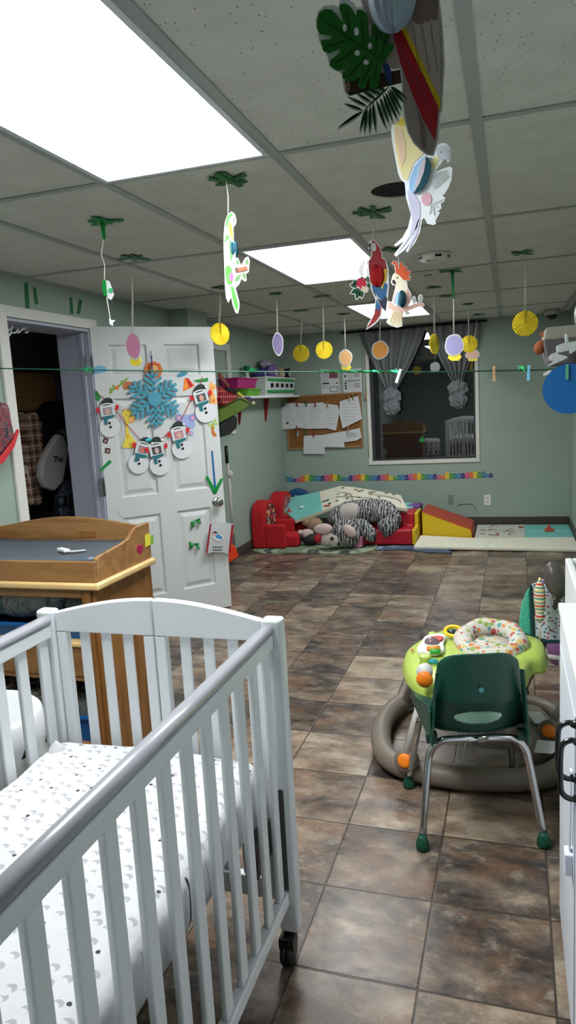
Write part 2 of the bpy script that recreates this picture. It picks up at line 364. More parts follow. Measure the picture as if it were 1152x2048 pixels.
# ------------------------------------------------------------------ room shell
struct('floor', MB().box((-4.2, FW-.1, -.1), (RW+.1, BW+.1, 0)), M('floor_tiles'))
c_ = MB()                                          # ceiling slab with the round opening left out
HC = onZ((797, 380), H); HR = .105
def ceil_ring():
    n = 48; lim = [(-4.2, FW-.1), (RW+.1, BW+.1)]
    inner = [V((HC.x+HR*cos(2*PI*k/n), HC.y+HR*sin(2*PI*k/n), H)) for k in range(n)]
    outer = []
    for k in range(n):
        dx, dy = cos(2*PI*k/n), sin(2*PI*k/n)
        t = min([(lim[1 if dx > 0 else 0][0]-HC.x)/dx if abs(dx) > 1e-6 else 1e9, (lim[1 if dy > 0 else 0][1]-HC.y)/dy if abs(dy) > 1e-6 else 1e9]); outer.append(V((HC.x+dx*t, HC.y+dy*t, H)))
    fs = []
    vs = inner+outer
    cors = [V((lim[a][0], lim[b][1], H)) for a, b in ((1, 1), (0, 1), (0, 0), (1, 0))]; vs += cors
    ang = [math.atan2(c.y-HC.y, c.x-HC.x) % (2*PI) for c in cors]
    for k in range(n):
        a0, a1 = 2*PI*k/n, 2*PI*(k+1)/n; f = [k, n+k]
        for ci, a in enumerate(ang):
            if a0 < a < a1: f.append(2*n+ci)
        f += [n+(k+1) % n, (k+1) % n]; fs.append(f)
    c_.add(vs, fs)
    up = [v+V((0, 0, .03)) for v in inner]; c_.add(inner+up, [(k, (k+1) % n, n+(k+1) % n, n+k) for k in range(n)])
ceil_ring()
c_.add([(-4.2, FW-.1, H+.25), (RW+.1, FW-.1, H+.25), (RW+.1, BW+.1, H+.25), (-4.2, BW+.1, H+.25)], [(0, 1, 2, 3)])
struct('ceiling', c_, M('ceiling_tile'))
mb = MB(); mb.lathe([(HR+.02, 0), (HR+.018, .22), (HR-.03, .22)], (HC.x, HC.y, H+.005), seg=32)
single('ceiling_opening', 'dark round opening cut through a ceiling tile behind the pale parrot cutout', 'ceiling opening', mb, DARK)
# T-bar grid
GX = [.527, -.083, -.693, -1.303, -1.914]; GY = [-1.392, -.178, 1.037, 2.251, 3.465, 4.680, 5.894, 7.108]
mb = MB()
for x in GX: mb.box((x-.0165, FW, H-.006), (x+.0165, BW, H+.002))
for y in GY: mb.box((LW, y-.0145, H-.0052), (RW, y+.0145, H+.003))
mb.box((LW, 3-4.6, H-.012), (LW+.022, BW, H+.001)); mb.box((LW, BW-.022, H-.012), (RW, BW, H+.001)); mb.box((RW-.022, FW, H-.012), (RW, BW, H+.001))
struct('trim_1', mb, mat('ceiling_grid_metal', (158, 162, 160), .5))
# walls
WALL = M('sage_wall')
DY0, DY1, DZ = 3.25, 4.06, 2.0
mb = MB(); WT = .22
mb.box((LW-WT, FW, 0), (LW, DY0, H)); mb.box((LW-WT, DY1, 0), (LW, BW+.1, H)); mb.box((LW-WT, DY0, DZ), (LW, DY1, H))
struct('wall_left', mb, WALL)
mb = MB(); mb.box((LW, 5.19, 0), (LW+.17, 5.56, H-.001)); struct('wall_column', mb, WALL)
WX0, WX1, WZ0, WZ1 = -1.50, -.355, .755, 2.16
mb = MB(); mb.box((LW-.1, BW, 0), (WX0, BW+.15, H)); mb.box((WX1, BW, 0), (RW+.1, BW+.15, H)); mb.box((WX0, BW, 0), (WX1, BW+.15, WZ0)); mb.box((WX0, BW, WZ1), (WX1, BW+.15, H))
struct('wall_back', mb, WALL)
struct('wall_right', MB().box((RW, FW, 0), (RW+.1, BW, H)), WALL)
struct('wall_front', MB().box((LW-.1, FW-.1, 0), (RW+.1, FW, H)), WALL)
mb = MB(); mb.box((LW, BW-.012, 0), (RW-.012, BW, .10)); struct('baseboard_back', mb, DBROWN, bevel=.004, bseg=1)
mb = MB(); mb.box((LW, 4.15, 0), (LW+.012, 5.19, .10)); mb.box((LW, 5.56, 0), (LW+.012, BW-.012, .10)); mb.box((LW, FW, 0), (LW+.012, DY0-.08, .1)); struct('baseboard_left', mb, DBROWN, bevel=.004, bseg=1)
mb = MB(); mb.box((RW-.012, FW, 0), (RW, BW, .10)); struct('baseboard_right', mb, DBROWN, bevel=.004, bseg=1)
# doorway casing
mb = MB()
mb.box((LW, DY0-.075, 0), (LW+.018, DY0, DZ+.06)); mb.box((LW, DY0, DZ), (LW+.018, DY1+.06, DZ+.06)); mb.box((LW, DY1+.002, 0), (LW+.012, DY1+.06, DZ))
struct('trim_2', mb, TRIMW, bevel=.004)
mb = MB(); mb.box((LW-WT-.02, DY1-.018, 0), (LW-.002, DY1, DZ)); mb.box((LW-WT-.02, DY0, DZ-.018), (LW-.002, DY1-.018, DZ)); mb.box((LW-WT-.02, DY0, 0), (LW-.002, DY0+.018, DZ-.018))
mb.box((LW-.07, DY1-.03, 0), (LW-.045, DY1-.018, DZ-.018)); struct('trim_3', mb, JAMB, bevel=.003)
# second doorway casing further along the left wall
mb = MB(); mb.box((LW, 6.33, 1.2), (LW+.02, 6.42, 2.05)); mb.box((LW, 5.7, 1.98), (LW+.02, 6.33, 2.05)); struct('trim_4', mb, TRIMW, bevel=.004)
# store room beyond the doorway
mb = MB(); CX = -3.70
mb.box((CX-.1, 2.6, 0), (CX, 5.3, H)); mb.box((CX, 2.5, 0), (LW-WT, 2.6, H)); mb.box((CX, 5.3, 0), (LW-WT, 5.4, H)); struct('wall_closet', mb, mat('closet_paint', (120, 122, 130), .8))
mb = MB(); mb.box((CX, 2.7, 1.52), (CX+.05, 5.2, 1.82)); struct('trim_5', mb, wood('pale_pine', (150, 108, 66), (176, 130, 84), (190, 146, 98), 1), bevel=.004)
mb = MB(); mb.box((CX, 2.7, 1.12), (CX+.04, 5.2, 1.49)); struct('trim_6', mb, WOODX, bevel=.004)

# ------------------------------------------------------------------ ceiling lights
for y0, where, tube_ in ((1.037, 'nearest of the three, above the crib', 'near'), (3.465, 'the middle one, behind the red macaw', 'middle'), (5.894, 'farthest, behind the cockatoo', 'far')):
    x0, x1, y1 = -1.303, -.693, y0+1.214
    t = thing('ceiling_light', 'white fluorescent panel light in the ceiling, '+where, 'ceiling light', ((x0+x1)/2, (y0+y1)/2, H), 'recessed panel lights')
    mb = MB(); w = .018
    mb.box((x0+.014, y0+.014, H-.010), (x1-.014, y0+.014+w, H-.001)); mb.box((x0+.014, y1-.014-w, H-.010), (x1-.014, y1-.014, H-.001))
    mb.box((x0+.014, y0+.014+w, H-.010), (x0+.014+w, y1-.014-w, H-.001)); mb.box((x1-.014-w, y0+.014+w, H-.010), (x1-.014, y1-.014-w, H-.001))
    obj('frame', mb, mat('light_frame_paint', (206, 214, 220), .4), t)
    obj('diffuser', MB().box((x0+.03, y0+.03, H-.006), (x1-.03, y1-.03, H-.002)), M('acrylic_diffuser_'+tube_), t)

# ------------------------------------------------------------------ window, curtains
t = obj('window_1', MB().box((WX0, BW-.015, WZ0-.045), (WX1+.04, BW+.02, WZ0)).box((WX0-.045, BW-.015, WZ0-.045), (WX0, BW+.02, WZ1+.04)).box((WX1, BW-.015, WZ0), (WX1+.04, BW+.02, WZ1+.04)).box((WX0, BW-.015, WZ1), (WX1, BW+.02, WZ1+.04)), TRIMW, bevel=.005)
t['kind'] = 'structure'
obj('sash', MB().box((WX0, BW+.03, WZ0), (WX0+.03, BW+.06, WZ1)).box((WX1-.02, BW+.03, WZ0), (WX1, BW+.06, WZ1)).box((WX0+.03, BW+.03, WZ0), (WX1-.02, BW+.06, WZ0+.02)), mat('dark_sash', (52, 54, 56), .5), t)
obj('window_pane', MB().box((WX0+.005, BW+.042, WZ0+.005), (WX1-.005, BW+.048, WZ1-.005)), M('window_glass'), t)
mb = MB().box((WX0-.05, BW-.05, 1.46), (WX0-.035, BW-.018, 1.58)); t2 = thing('blind_cord', 'pale blind cord and cleat hanging beside the left edge of the window', 'cord', (WX0-.07, BW-.03, 1.45))
obj('cleat', mb, mat('tan_plastic', (150, 136, 104), .5), t2, bevel=.003)
obj('cord', MB().tube([(WX0-.055, BW-.035, 2.05), (WX0-.06, BW-.035, 1.5), (WX0-.052, BW-.035, 1.45)], .004), STR, t2, smooth=True)
obj('cord', MB().tube([(WX0-.035, BW-.03, 2.05), (WX0-.032, BW-.03, 1.45), (WX0-.034, BW-.03, .8)], .004), STR, t2, smooth=True)
def curtain(xa, xb, kx, kz, lab, seed):
    t = thing('curtain', lab, 'curtain', ((xa+xb)/2, BW-.07, kz), 'grey curtains knotted at the window')
    top = 2.19; ph = seed*1.7
    def fn(u, v):
        z = top+(kz-top)*v; s = v**1.25
        a = xa+(kx-.035-xa)*s; b = xb+(kx+.035-xb)*s
        x = a+(b-a)*u; amp = .022*(1-.55*v)+.006
        y = BW-.075+amp*sin(u*2*PI*5+ph+.6*sin(v*3))+.008*sin(u*31+v*4)
        return V((x, y, z))
    mb = MB(); mb.grid(fn, 90, 40); o = obj('drape', mb, M('grey_curtain_cloth'), t, smooth=True); so = o.modifiers.new('solid', 'SOLIDIFY'); so.thickness = .003
    R = Matrix.Rotation(.4, 3, 'Y')
    mb = MB(); f = lambda p, q: 1+.10*sin(5*p+5*q+seed)+.07*sin(8*p-3*q)+.06*sin(2*p)
    mb.ell((kx, BW-.08, kz-.04), (.10, .06, .09), R, 72, 40, f); obj('knot', mb, M('grey_curtain_cloth'), t, smooth=True)
    mb = MB(); mb.ell((kx+.0, BW-.085, kz-.15), (.085, .05, .085), Matrix.Rotation(-.5, 3, 'Y'), 72, 40, lambda p, q: 1+.15*sin(6*p+2*q+seed*2)+.08*sin(9*p-5*q)); obj('tail', mb, M('grey_curtain_cloth'), t, smooth=True)
k1 = onY((783, 795), BW-.07); k2 = onY((916, 780), BW-.07)
curtain(-1.58, -.86, k1.x, k1.z+.05, 'grey curtain knotted near its bottom, on the left half of the window', 1)
curtain(-.84, -.28, k2.x, k2.z+.05, 'grey curtain knotted near its bottom, on the right half of the window', 2)
single('curtain_rod', 'thin dark curtain rod along the top of the window', 'curtain rod', MB().tube([(-1.80, BW-.04, 2.205), (-.22, BW-.04, 2.205)], .012, 10), BLACK, smooth=True)
p = onY((843, 880), BW-.02); mb = MB()
for k in range(3): a = 2*PI*k/3+PI/2; mb.ell((p.x+.018*cos(a), BW+.036, p.z+.018*sin(a)), (.017, .003, .017), None, 10, 8)
mb.box((p.x-.003, BW+.034, p.z-.045), (p.x+.003, BW+.039, p.z))
single('clover_sticker', 'small bright green clover sticker stuck on the window glass', 'sticker', mb, GREENT)

# ------------------------------------------------------------------ things on the back wall
BP = Plane((0, BW, 0), (0, -1, 0))
cz0, cz1, cx0, cx1 = .92, 1.545, -2.50, -1.60
t = thing('cork_board', 'wood-framed cork board holding two rows of pegged papers', 'notice board', ((cx0+cx1)/2, BW, cz0))
obj('frame', MB().box((cx0, BW-.025, cz0), (cx1, BW, cz0+.022)).box((cx0, BW-.025, cz1-.022), (cx1, BW, cz1)).box((cx0, BW-.025, cz0+.022), (cx0+.022, BW, cz1-.022)).box((cx1-.022, BW-.025, cz0+.022), (cx1, BW, cz1-.022)), mat('board_frame_wood', (150, 116, 78), .5), t)
obj('cork_panel', MB().box((cx0+.02, BW-.015, cz0+.02), (cx1-.02, BW-.001, cz1-.02)), M('cork'), t)
INK = mat('printed_ink', (158, 160, 163), .8); INKD = mat('dark_ink', (38, 38, 42), .8)
Z7 = zoomed(620, 720, .10417); Z8 = zoomed(420, 680, .2778)
papers = [
 (Z8([(540, 475), (500, 510), (498, 645), (640, 635), (620, 470)]), .034, 'round-cornered pale sheet at the left end of the top row on the cork board'),
 (Z8([(545, 452), (620, 455), (625, 632), (533, 618)]), .038, 'white sheet with a small dark square at its foot, second on the cork board'),
 (Z8([(612, 452), (710, 458), (722, 640), (615, 628)]), .035, 'plain white sheet between the square-marked sheet and the wide sheet in the top row'),
 (Z8([(692, 460), (822, 447), (838, 636), (714, 638)]), .040, 'widest printed white sheet in the middle of the cork board top row'),
 (Z8([(820, 455), (925, 470), (937, 520), (912, 652), (836, 632)]), .036, 'sheet with a curled corner right of the widest sheet in the top row'),
 (Z8([(942, 440), (1072, 402), (1100, 568), (960, 635), (935, 520)]), .042, 'tilted printed sheet pegged at the right end of the cork board top row'),
 (Z8([(680, 688), (830, 682), (832, 818), (678, 818)]), .034, 'grey-white sheet hanging lowest, below the bottom edge of the cork board'),
 (Z8([(800, 685), (968, 655), (974, 772), (797, 768)]), .040, 'blank landscape sheet in the middle of the cork board bottom row'),
 (Z8([(965, 658), (1082, 632), (1096, 700), (1060, 722), (974, 735)]), .036, 'short printed sheet at the right end of the cork board bottom row'),
]
for i, (L, off, lab) in enumerate(papers):
    p0 = BP.p(L[0]); t = thing('paper_sheet', lab, 'paper', (p0.x, BW-off, p0.z), 'papers pegged on the cork board')
    P = [onY(q, BW) for q in L]; P = [V((q.x, BW-off-.006*sin((q.x-P[0].x)*22+i), q.z)) for q in P]
    obj('sheet', MB().prism([V((q.x, BW-off, q.z)) for q in P], (0, .0012, 0)), PAPER, t)
    xs = [q.x for q in P]; zs = [q.z for q in P]; mb = MB(); ax, bx, az, bz = min(xs)+.03, max(xs)-.035, min(zs)+.05, max(zs)-.05
    if i not in (0, 7, 6):
        for k in range(7):
            z = bz-(bz-az)*k/7; mb.box((ax+.008*random.random(), BW-off-.0012, z), (bx-.05*random.random(), BW-off-.0002, z+.004))
        obj('printed_lines', mb, INK, t)
    if i == 1: q = onY((577, 846), BW); obj('dark_square', MB().box((q.x-.012, BW-off-.002, q.z-.012), (q.x+.012, BW-off-.0003, q.z+.012)), INKD, t)
REDP = mat('red_peg', (150, 60, 48), .6); WOODP = mat('wood_peg', (170, 140, 100), .6)
pegs = [(625, 455, REDP, 'red'), (692, 455, GREENT2, 'dark green'), (757, 460, REDP, 'red'), (847, 462, WOODP, 'tan'), (998, 420, WOODP, 'tan'), (1029, 408, mat('olive_peg', (120, 120, 70), .6), 'olive'), (626, 640, REDP, 'red'), (686, 665, GREENT2, 'dark green'), (747, 680, REDP, 'red'), (995, 640, WOODP, 'tan')]
wh = ['above the square-marked sheet in the top row', 'left of the widest sheet in the top row', 'at the top of the widest sheet', 'above the sheet with the curled corner', 'leftmost of two on the tilted sheet', 'on the right corner of the tilted sheet', 'holding the little tag below the top row', 'left of the lowest hanging sheet', 'on the lowest hanging sheet', 'on the short sheet of the bottom row']
def peg(c, w, h, d, m, lab, grp, tilt=0, name='clothespin', n=V((0, -1, 0))):
    R = Matrix.Rotation(tilt, 3, 'Y'); c = V(c)
    t = thing(name, lab, 'clothespin', tuple(c), grp)
    for s in (-1, 1):
        P = [V((0, s*d*.15, h*.5)), V((0, s*d*.5, h*.42)), V((0, s*d*.35, -h*.1)), V((0, s*d*.5, -h*.5)), V((0, s*d*.08, -h*.46)), V((0, s*d*.05, 0))]
        obj('jaw', MB().prism([R @ (p+V((-w/2, 0, 0)))+c for p in P], R @ V((w, 0, 0))), m, t)
    obj('spring', MB().tube([c+R @ V((-w*.65, 0, 0)), c+R @ V((w*.65, 0, 0))], d*.2, 8), STEEL, t)
for (x, y, m, cn), w in zip(pegs, wh):
    px = Z8([(x, y)])[0]; q = onY(px, BW-.047); peg((q.x, BW-.047, q.z), .010, .072, .018, m, cn+' clothespin '+w, 'pegs on the cork board', random.uniform(-.15, .15))
q = onY((595, 868), BW-.04); single('hanging_tag', 'tiny pale tag hanging under a red peg on the cork board', 'tag', MB().box((q.x-.014, BW-.036, q.z-.035), (q.x+.014, BW-.030, q.z+.035)), mat('tag_grey', (150, 152, 150), .5), bevel=.003)
t = thing('leaflet', 'printed leaflet with a reddish picture, left of the two above the cork board', 'leaflet', tuple(onY((660, 790), BW)), 'leaflets above the cork board')
sheet('page', BP, Z7([(195, 165), (545, 200), (575, 640), (228, 668)]), PAPER, t, .003, .002)
sheet('picture', BP, Z7([(370, 235), (530, 225), (535, 345), (372, 352)]), mat('maroon_print', (126, 72, 84), .7), t, .0036)
sheet('heading_bar', BP, [Z7([(235, 445), (370, 432), (370, 458), (235, 470)]), Z7([(505, 430), (532, 428), (532, 458), (505, 460)])], INKD, t, .0036)
sheet('text_lines', BP, [Z7([(215, 370+k), (360, 358+k), (360, 366+k), (215, 378+k)]) for k in (0, 22, 44, 120, 145, 170)]+[Z7([(220, 250+k), (350, 245+k), (350, 252+k), (220, 257+k)]) for k in (0, 25, 50, 75)], INK, t, .0036)
sheet('box_outline', BP, [Z7(L) for L in ([(385, 515), (535, 510), (535, 520), (385, 525)], [(390, 605), (535, 600), (535, 610), (390, 615)], [(385, 515), (395, 515), (400, 612), (390, 612)], [(527, 510), (537, 510), (540, 605), (530, 605)])], INKD, t, .0036)
t = thing('leaflet', 'printed leaflet with black bullets and a dark bar, beside the window', 'leaflet', tuple(onY((705, 785), BW)), 'leaflets above the cork board')
sheet('page', BP, Z7([(625, 185), (985, 155), (1000, 630), (650, 645)]), PAPER, t, .003, .002)
sheet('bullet', BP, [Z7(circ(x, y, 20, 10)) for x, y in ((675, 312), (685, 448), (685, 492), (690, 540))], INKD, t, .0036)
sheet('heading_bar', BP, Z7([(660, 398), (960, 382), (960, 395), (660, 412)]), INKD, t, .0036)
for L in ([(845, 430), (955, 425), (965, 530), (850, 540)], [(845, 240), (945, 235), (950, 330), (850, 335)]): sheet('picture', BP, Z7(L), mat('grey_print', (176, 172, 174), .7), t, .0036)
sheet('text_lines', BP, [Z7([(720, 250+k), (830, 245+k), (830, 252+k), (720, 257+k)]) for k in (0, 25, 50, 75, 100, 170, 195, 220, 245, 270)], INK, t, .0036)

# alphabet-block style border strip: a row of coloured figures cut in one paper band
cols_ = [(88, 150, 60), (60, 130, 130), (70, 130, 180), (60, 60, 120), (210, 90, 130), (224, 110, 50), (226, 196, 60)]
cm = [mat('border_%d' % i, c, .6) for i, c in enumerate(cols_)]
mb = MB(); x = 562.; i = 0; wd = [7.5, 7.5, 7.5, 7.5, 8, 8, 8]
cw = MB()
mb_parts = []
while x < 980:
    w = wd[i % 7]; f = (x-562)/421; yb = 959+4*sin(f*2.4)-f*10+ (2 if f < .1 else 0); hgt = [9, 8, 8, 8, 9, 10, 11][i % 7]*(1.25 if x > 955 else 1)
    if (int(x) % 97) < 16: hgt *= .55
    mb.cur = i % 7; BP.poly(mb, [(x, yb+3), (x+w, yb+3), (x+w, yb-hgt+2.5), (x+w*.7, yb-hgt), (x+w*.3, yb-hgt), (x, yb-hgt+2.5)], .003, .0025); i += 1
    mb_parts.append((x+w*.5, yb-hgt*.35, w)); x += w+.3
t = thing('wall_border', 'long paper border of small rainbow-coloured figures stuck along the back wall', 'wall border', tuple(onY((770, 962), BW)))
obj('figures', mb, cm, t)
mb = MB()
for (a, b, w) in mb_parts: BP.poly(mb, circ(a, b+1, w*.15, 6), .0045, .001)
obj('pale_middle', mb, mat('border_pale', (180, 172, 160), .6), t, label='small pale dot in the middle of each figure')
# sockets
def outlet(px, lab, m, w=.035, h=.058, slots=True):
    q = onY(px, BW); t = thing('wall_outlet', lab, 'outlet', (q.x, BW, q.z-h)); obj('cover_plate', MB().box((q.x-w, BW-.007, q.z-h), (q.x+w, BW-.0005, q.z+h)), m, t, bevel=.002)
    if slots:
        for s in (-1, 1): obj('socket', MB().lathe([(.016, 0), (.016, .003), (.014, .004)], (q.x, BW-.006, q.z+s*.024), (0, -1, 0), 16), mat('socket_ivory', (196, 196, 192), .5), t)
outlet((975, 1000), 'white double power outlet low on the back wall right of the blank plate', WHITE)
outlet((902, 999), 'wall-coloured blank cover plate low on the back wall', mat('painted_plate', (120, 138, 128), .6), .03, .05, False)
P = smo([onY(p, BW-.004) for p in ((915, 1010), (930, 1008), (945, 1010), (953, 1022))], 6)
single('thin_cable', 'thin dark cable running down the back wall between the two outlet plates', 'cable', MB().tube(P, .003, 6), mat('cable_grey', (60, 70, 64), .6), smooth=True)

# ------------------------------------------------------------------ open six-panel door
DA = V((LW+.005, 4.05, 0)); DBp = V((-1.969, 4.67, 0)); DU = (DBp-DA).normalized(); DN = DU.cross(V((0, 0, 1))); DL = .85
DP = Plane(DA, DN)
def dd(u, z, off=0): return DA+DU*u+V((0, 0, z))+DN*off
mb = MB()
def dbox(u0, u1, z0, z1, o0=-.035, o1=0):
    P = [dd(u0, z0, o1), dd(u1, z0, o1), dd(u1, z1, o1), dd(u0, z1, o1)]; mb.prism(P, DN*(o0-o1))
us = [(.11, .365), (.485, .74)]; zs = [(.20, .765), (.90, 1.555), (1.69, 1.90)]; T0 = .012; DT = 2.015
dbox(0, .11, T0, DT); dbox(.74, .85, T0, DT); dbox(.365, .485, T0, DT)
for a, b in ((T0, .20), (.765, .90), (1.555, 1.69), (1.90, DT)):
    for u0, u1 in us: dbox(u0, u1, a, b)
for u0, u1 in us:
    for z0, z1 in zs:
        rings = [(0, 0), (.010, -.014), (.020, -.014), (.048, -.003)]
        vs = []
        for ins, o in rings: vs += [dd(u0+ins, z0+ins, o), dd(u1-ins, z0+ins, o), dd(u1-ins, z1-ins, o), dd(u0+ins, z1-ins, o)]
        fs = [(r*4+k, r*4+(k+1) % 4, r*4+4+(k+1) % 4, r*4+4+k) for r in range(3) for k in range(4)]+[(12, 13, 14, 15)]
        mb.add(vs, fs); P = [dd(u0, z0, -.033), dd(u1, z0, -.033), dd(u1, z1, -.033), dd(u0, z1, -.033)]; mb.add(P, [(3, 2, 1, 0)])
door = obj('door_1', mb, DOORM); door['kind'] = 'structure'
mb = MB(); mb.lathe([(.032, 0), (.032, .004), (.024, .008), (.012, .012), (.012, .030), (.024, .036), (.030, .046), (.029, .058), (.020, .066), (.006, .068)], dd(.787, .795, 0), DN, 24); obj('door_knob', mb, STEEL, door, smooth=True, label='round satin steel knob')
for z, nm in ((1.72, 0), (.93, 0)):
    mb = MB(); mb.prism([dd(-.040, z, -.002), dd(.002, z, -.002), dd(.002, z+.12, -.002), dd(-.040, z+.12, -.002)], DN*.004); mb.tube([dd(-.004, z, .004), dd(-.004, z+.1, .004)], .007, 10); obj('hinge', mb, mat('hinge_grey', (104, 104, 110), .4, metal=.6), door)

# stickers and crafts on the door
Z6 = zoomed(160, 680, .27778)
def sticker(name, lab, cat, parts, grp=None, off=.0015):
    px = parts[0][1][0] if not isinstance(parts[0][1][0], list) else parts[0][1][0][0]
    t = thing(name, lab, cat, tuple(DP.p(px)), grp)
    for k, (nm, L, m) in enumerate(parts): sheet(nm, DP, L, m, t, off+k*.0009, .0008)
    return t
SKY = mat('sky_blue_paper', (112, 170, 204), .7); TANG = mat('giraffe_tan', (226, 168, 92), .7); YELG = mat('giraffe_yellow', (222, 200, 70), .7); BRN = mat('brown_paper', (140, 78, 40), .7)
MON = mat('monkey_brown', (190, 112, 70), .7); LEAFG = mat('leaf_green_paper', (120, 160, 60), .7); LAV = mat('elephant_lilac', (150, 162, 206), .7); PINKP = mat('soft_pink_paper', (220, 150, 170), .7)
ORN = mat('orange_paper', (226, 112, 44), .7); ICE = mat('teal_glitter_felt', (72, 150, 172), .6, bump=.3, bscale=200); LEAFB = mat('bright_leaf', (150, 190, 60), .7)
sticker('cloud_sticker', 'pale blue paper cloud at the upper left edge of the white door', 'sticker', [('cloud', Z6(sm([(90, 215), (115, 190), (150, 185), (185, 195), (192, 215), (180, 232), (140, 240), (105, 248), (92, 235)])), SKY)])
sticker('cloud_sticker', 'small blue cloud sticker above the orange tent sticker on the door', 'sticker', [('cloud', Z6(sm([(695, 262), (715, 238), (745, 222), (772, 232), (765, 250), (740, 262), (710, 270)])), mat('teal_blue_paper', (70, 140, 170), .7))])
sticker('tent_sticker', 'orange and red tent-shaped sticker near the top right door panel', 'sticker', [('tent', Z6([(752, 275), (778, 272), (826, 330), (788, 350), (740, 370)]), ORN), ('red_stripe', Z6([(765, 278), (776, 276), (812, 330), (790, 340)]), RED), ('opening', Z6([(758, 300), (772, 335), (748, 358)]), mat('amber_paper', (236, 160, 60), .7))])
gir = [('body', Z6(sm([(930, 320), (945, 300), (955, 318), (975, 322), (978, 345), (960, 365), (968, 400), (988, 435), (980, 458), (935, 462), (925, 450), (930, 380)], 3)), TANG), ('spot', Z6(circ(950, 345, 8, 8)), mat('giraffe_spot', (206, 120, 60), .7)), ('spot', Z6(circ(945, 390, 8, 8)), mat('giraffe_spot')), ('spot', Z6(circ(960, 435, 10, 8)), mat('giraffe_spot'))]
sticker('giraffe_sticker', 'small tan giraffe sticker beside the right-hand snowman', 'sticker', gir)
sticker('giraffe_sticker', 'tall yellow giraffe sticker beside the left-hand snowman', 'sticker', [('body', Z6(sm([(312, 505), (335, 500), (368, 520), (390, 560), (385, 595), (350, 598), (352, 660), (385, 710), (405, 745), (395, 775), (345, 778), (305, 770), (322, 720), (330, 650), (318, 560), (300, 540)], 3)), YELG), ('muzzle', Z6(circ(368, 572, 22, 14)), TANG), ('spot', Z6(circ(335, 540, 9, 8)), TANG), ('spot', Z6(circ(340, 612, 9, 8)), TANG), ('spot', Z6(circ(346, 690, 10, 8)), TANG), ('spot', Z6(circ(365, 740, 10, 8)), TANG), ('horns', [Z6(circ(x, y, 8, 8)) for x, y in ((318, 500), (345, 495))], PINKP)])
sticker('vine_sticker', 'leafy vine sticker with a small brown monkey hanging from it, left of the snowflake', 'sticker', [('vine', [Z6(sm([(210, 375), (235, 345), (275, 325), (320, 285), (345, 278), (325, 300), (280, 340), (240, 362), (220, 385)], 2))], LEAFG), ('leaf', [Z6(circ(x, y, 9, 8)) for x, y in ((218, 352), (240, 330), (268, 345), (300, 300), (335, 282), (222, 378))], LEAFG), ('monkey', Z6(sm([(312, 315), (335, 300), (370, 305), (382, 325), (360, 340), (325, 360), (308, 345)])), MON), ('fruit', Z6(circ(267, 342, 14)), ORN)])
sticker('elephant_sticker', 'lilac elephant sticker with round ears below the snowflake', 'sticker', [('body', Z6(sm([(735, 545), (780, 538), (800, 570), (828, 600), (820, 630), (790, 635), (745, 605), (715, 585)])), LAV), ('ear', Z6(circ(712, 558, 26, 16)), mat('ear_lilac', (128, 140, 190), .7)), ('ear', Z6(circ(808, 560, 28, 16)), mat('ear_lilac')), ('inner_ear', [Z6(circ(710, 562, 13, 12)), Z6(circ(812, 562, 14, 12))], PINKP)])
sticker('foot_sticker', 'small round lilac sticker with pink centre beside a snowman mitten', 'sticker', [('disc', Z6(circ(800, 672, 18, 14)), LAV), ('centre', Z6(circ(800, 672, 10, 10)), PINKP)])
sticker('palm_tree_sticker', 'small palm tree sticker with a brown trunk at the right edge of the door', 'sticker', [('trunk', Z6(sm([(945, 615), (958, 612), (962, 650), (985, 688), (965, 696), (948, 672)], 3)), mat('trunk_brown', (190, 104, 40), .7)), ('fronds', [Z6(L) for L in ([(955, 605), (920, 600), (918, 615)], [(955, 605), (930, 628), (948, 632)], [(955, 605), (940, 568), (958, 555)], [(955, 605), (975, 565), (985, 580)], [(955, 605), (990, 595), (990, 612)], [(955, 605), (975, 630), (962, 640)])], LEAFB)])
sticker('lion_sticker', 'orange lion-mane sticker at the top point of the snowflake', 'sticker', [('mane', [Z6(circ(528+42*cos(a*PI/4), 218+40*sin(a*PI/4), 26, 12)) for a in range(8)]+[Z6(circ(528, 218, 45))], ORN), ('face', Z6(circ(535, 205, 28, 14, 24)), mat('lion_face', (236, 176, 110), .7))])
for (x, y, a, w) in ((183, 725, .4, 'upper'), (198, 797, .1, 'lower')):
    R = lambda u, v: (x+u*cos(a)-v*sin(a), y+u*sin(a)+v*cos(a))
    sticker('photo_sticker', w+' of two tiny dark square picture stickers on the left of the door', 'sticker', [('square', Z6([R(-19, -19), R(19, -19), R(19, 19), R(-19, 19)]), mat('dark_photo', (74, 44, 44), .5)), ('picture', Z6([R(-7, -10), R(9, -8), R(8, 12), R(-8, 10)]), mat('photo_light', (160, 140, 134), .5))])
def tape(L, lab, m=GREENT, pl=DP, name='tape_strip', off=.004, th=.0015, grp=None):
    mb = MB()
    for l in (L if isinstance(L[0], list) else [L]): pl.poly(mb, l, off, th)
    return single(name, lab, 'tape', mb, m, grp)
tape(Z6([(105, 370), (120, 362), (135, 385), (150, 415), (132, 445), (118, 430)]), 'crumpled green tape holding the left end of the snowman garland')
tape(Z6([(815, 290), (920, 272), (922, 298), (850, 306)]), 'green tape strip holding the right end of the snowman garland')
tape(Z6([(145, 930), (210, 862), (230, 878), (160, 940), (148, 962)]), 'short slanted green tape strip low on the left edge of the door')
t = thing('arrow_marking', 'down-pointing arrow of tape above the door knob', 'arrow', tuple(DP.p(Z6([(968, 1105)])[0])))
sheet('shaft', DP, Z6([(943, 800), (955, 797), (980, 1070), (966, 1075)]), BLUET, t, .003, .0015, label='blue tape shaft of the arrow')
sheet('arrowhead', DP, [Z6([(900, 985), (918, 978), (978, 1080), (972, 1112), (955, 1100)]), Z6([(1030, 1000), (1012, 995), (962, 1082), (962, 1108), (982, 1105)])], GREENT, t, .0045, .0015, label='green tape arrowhead')
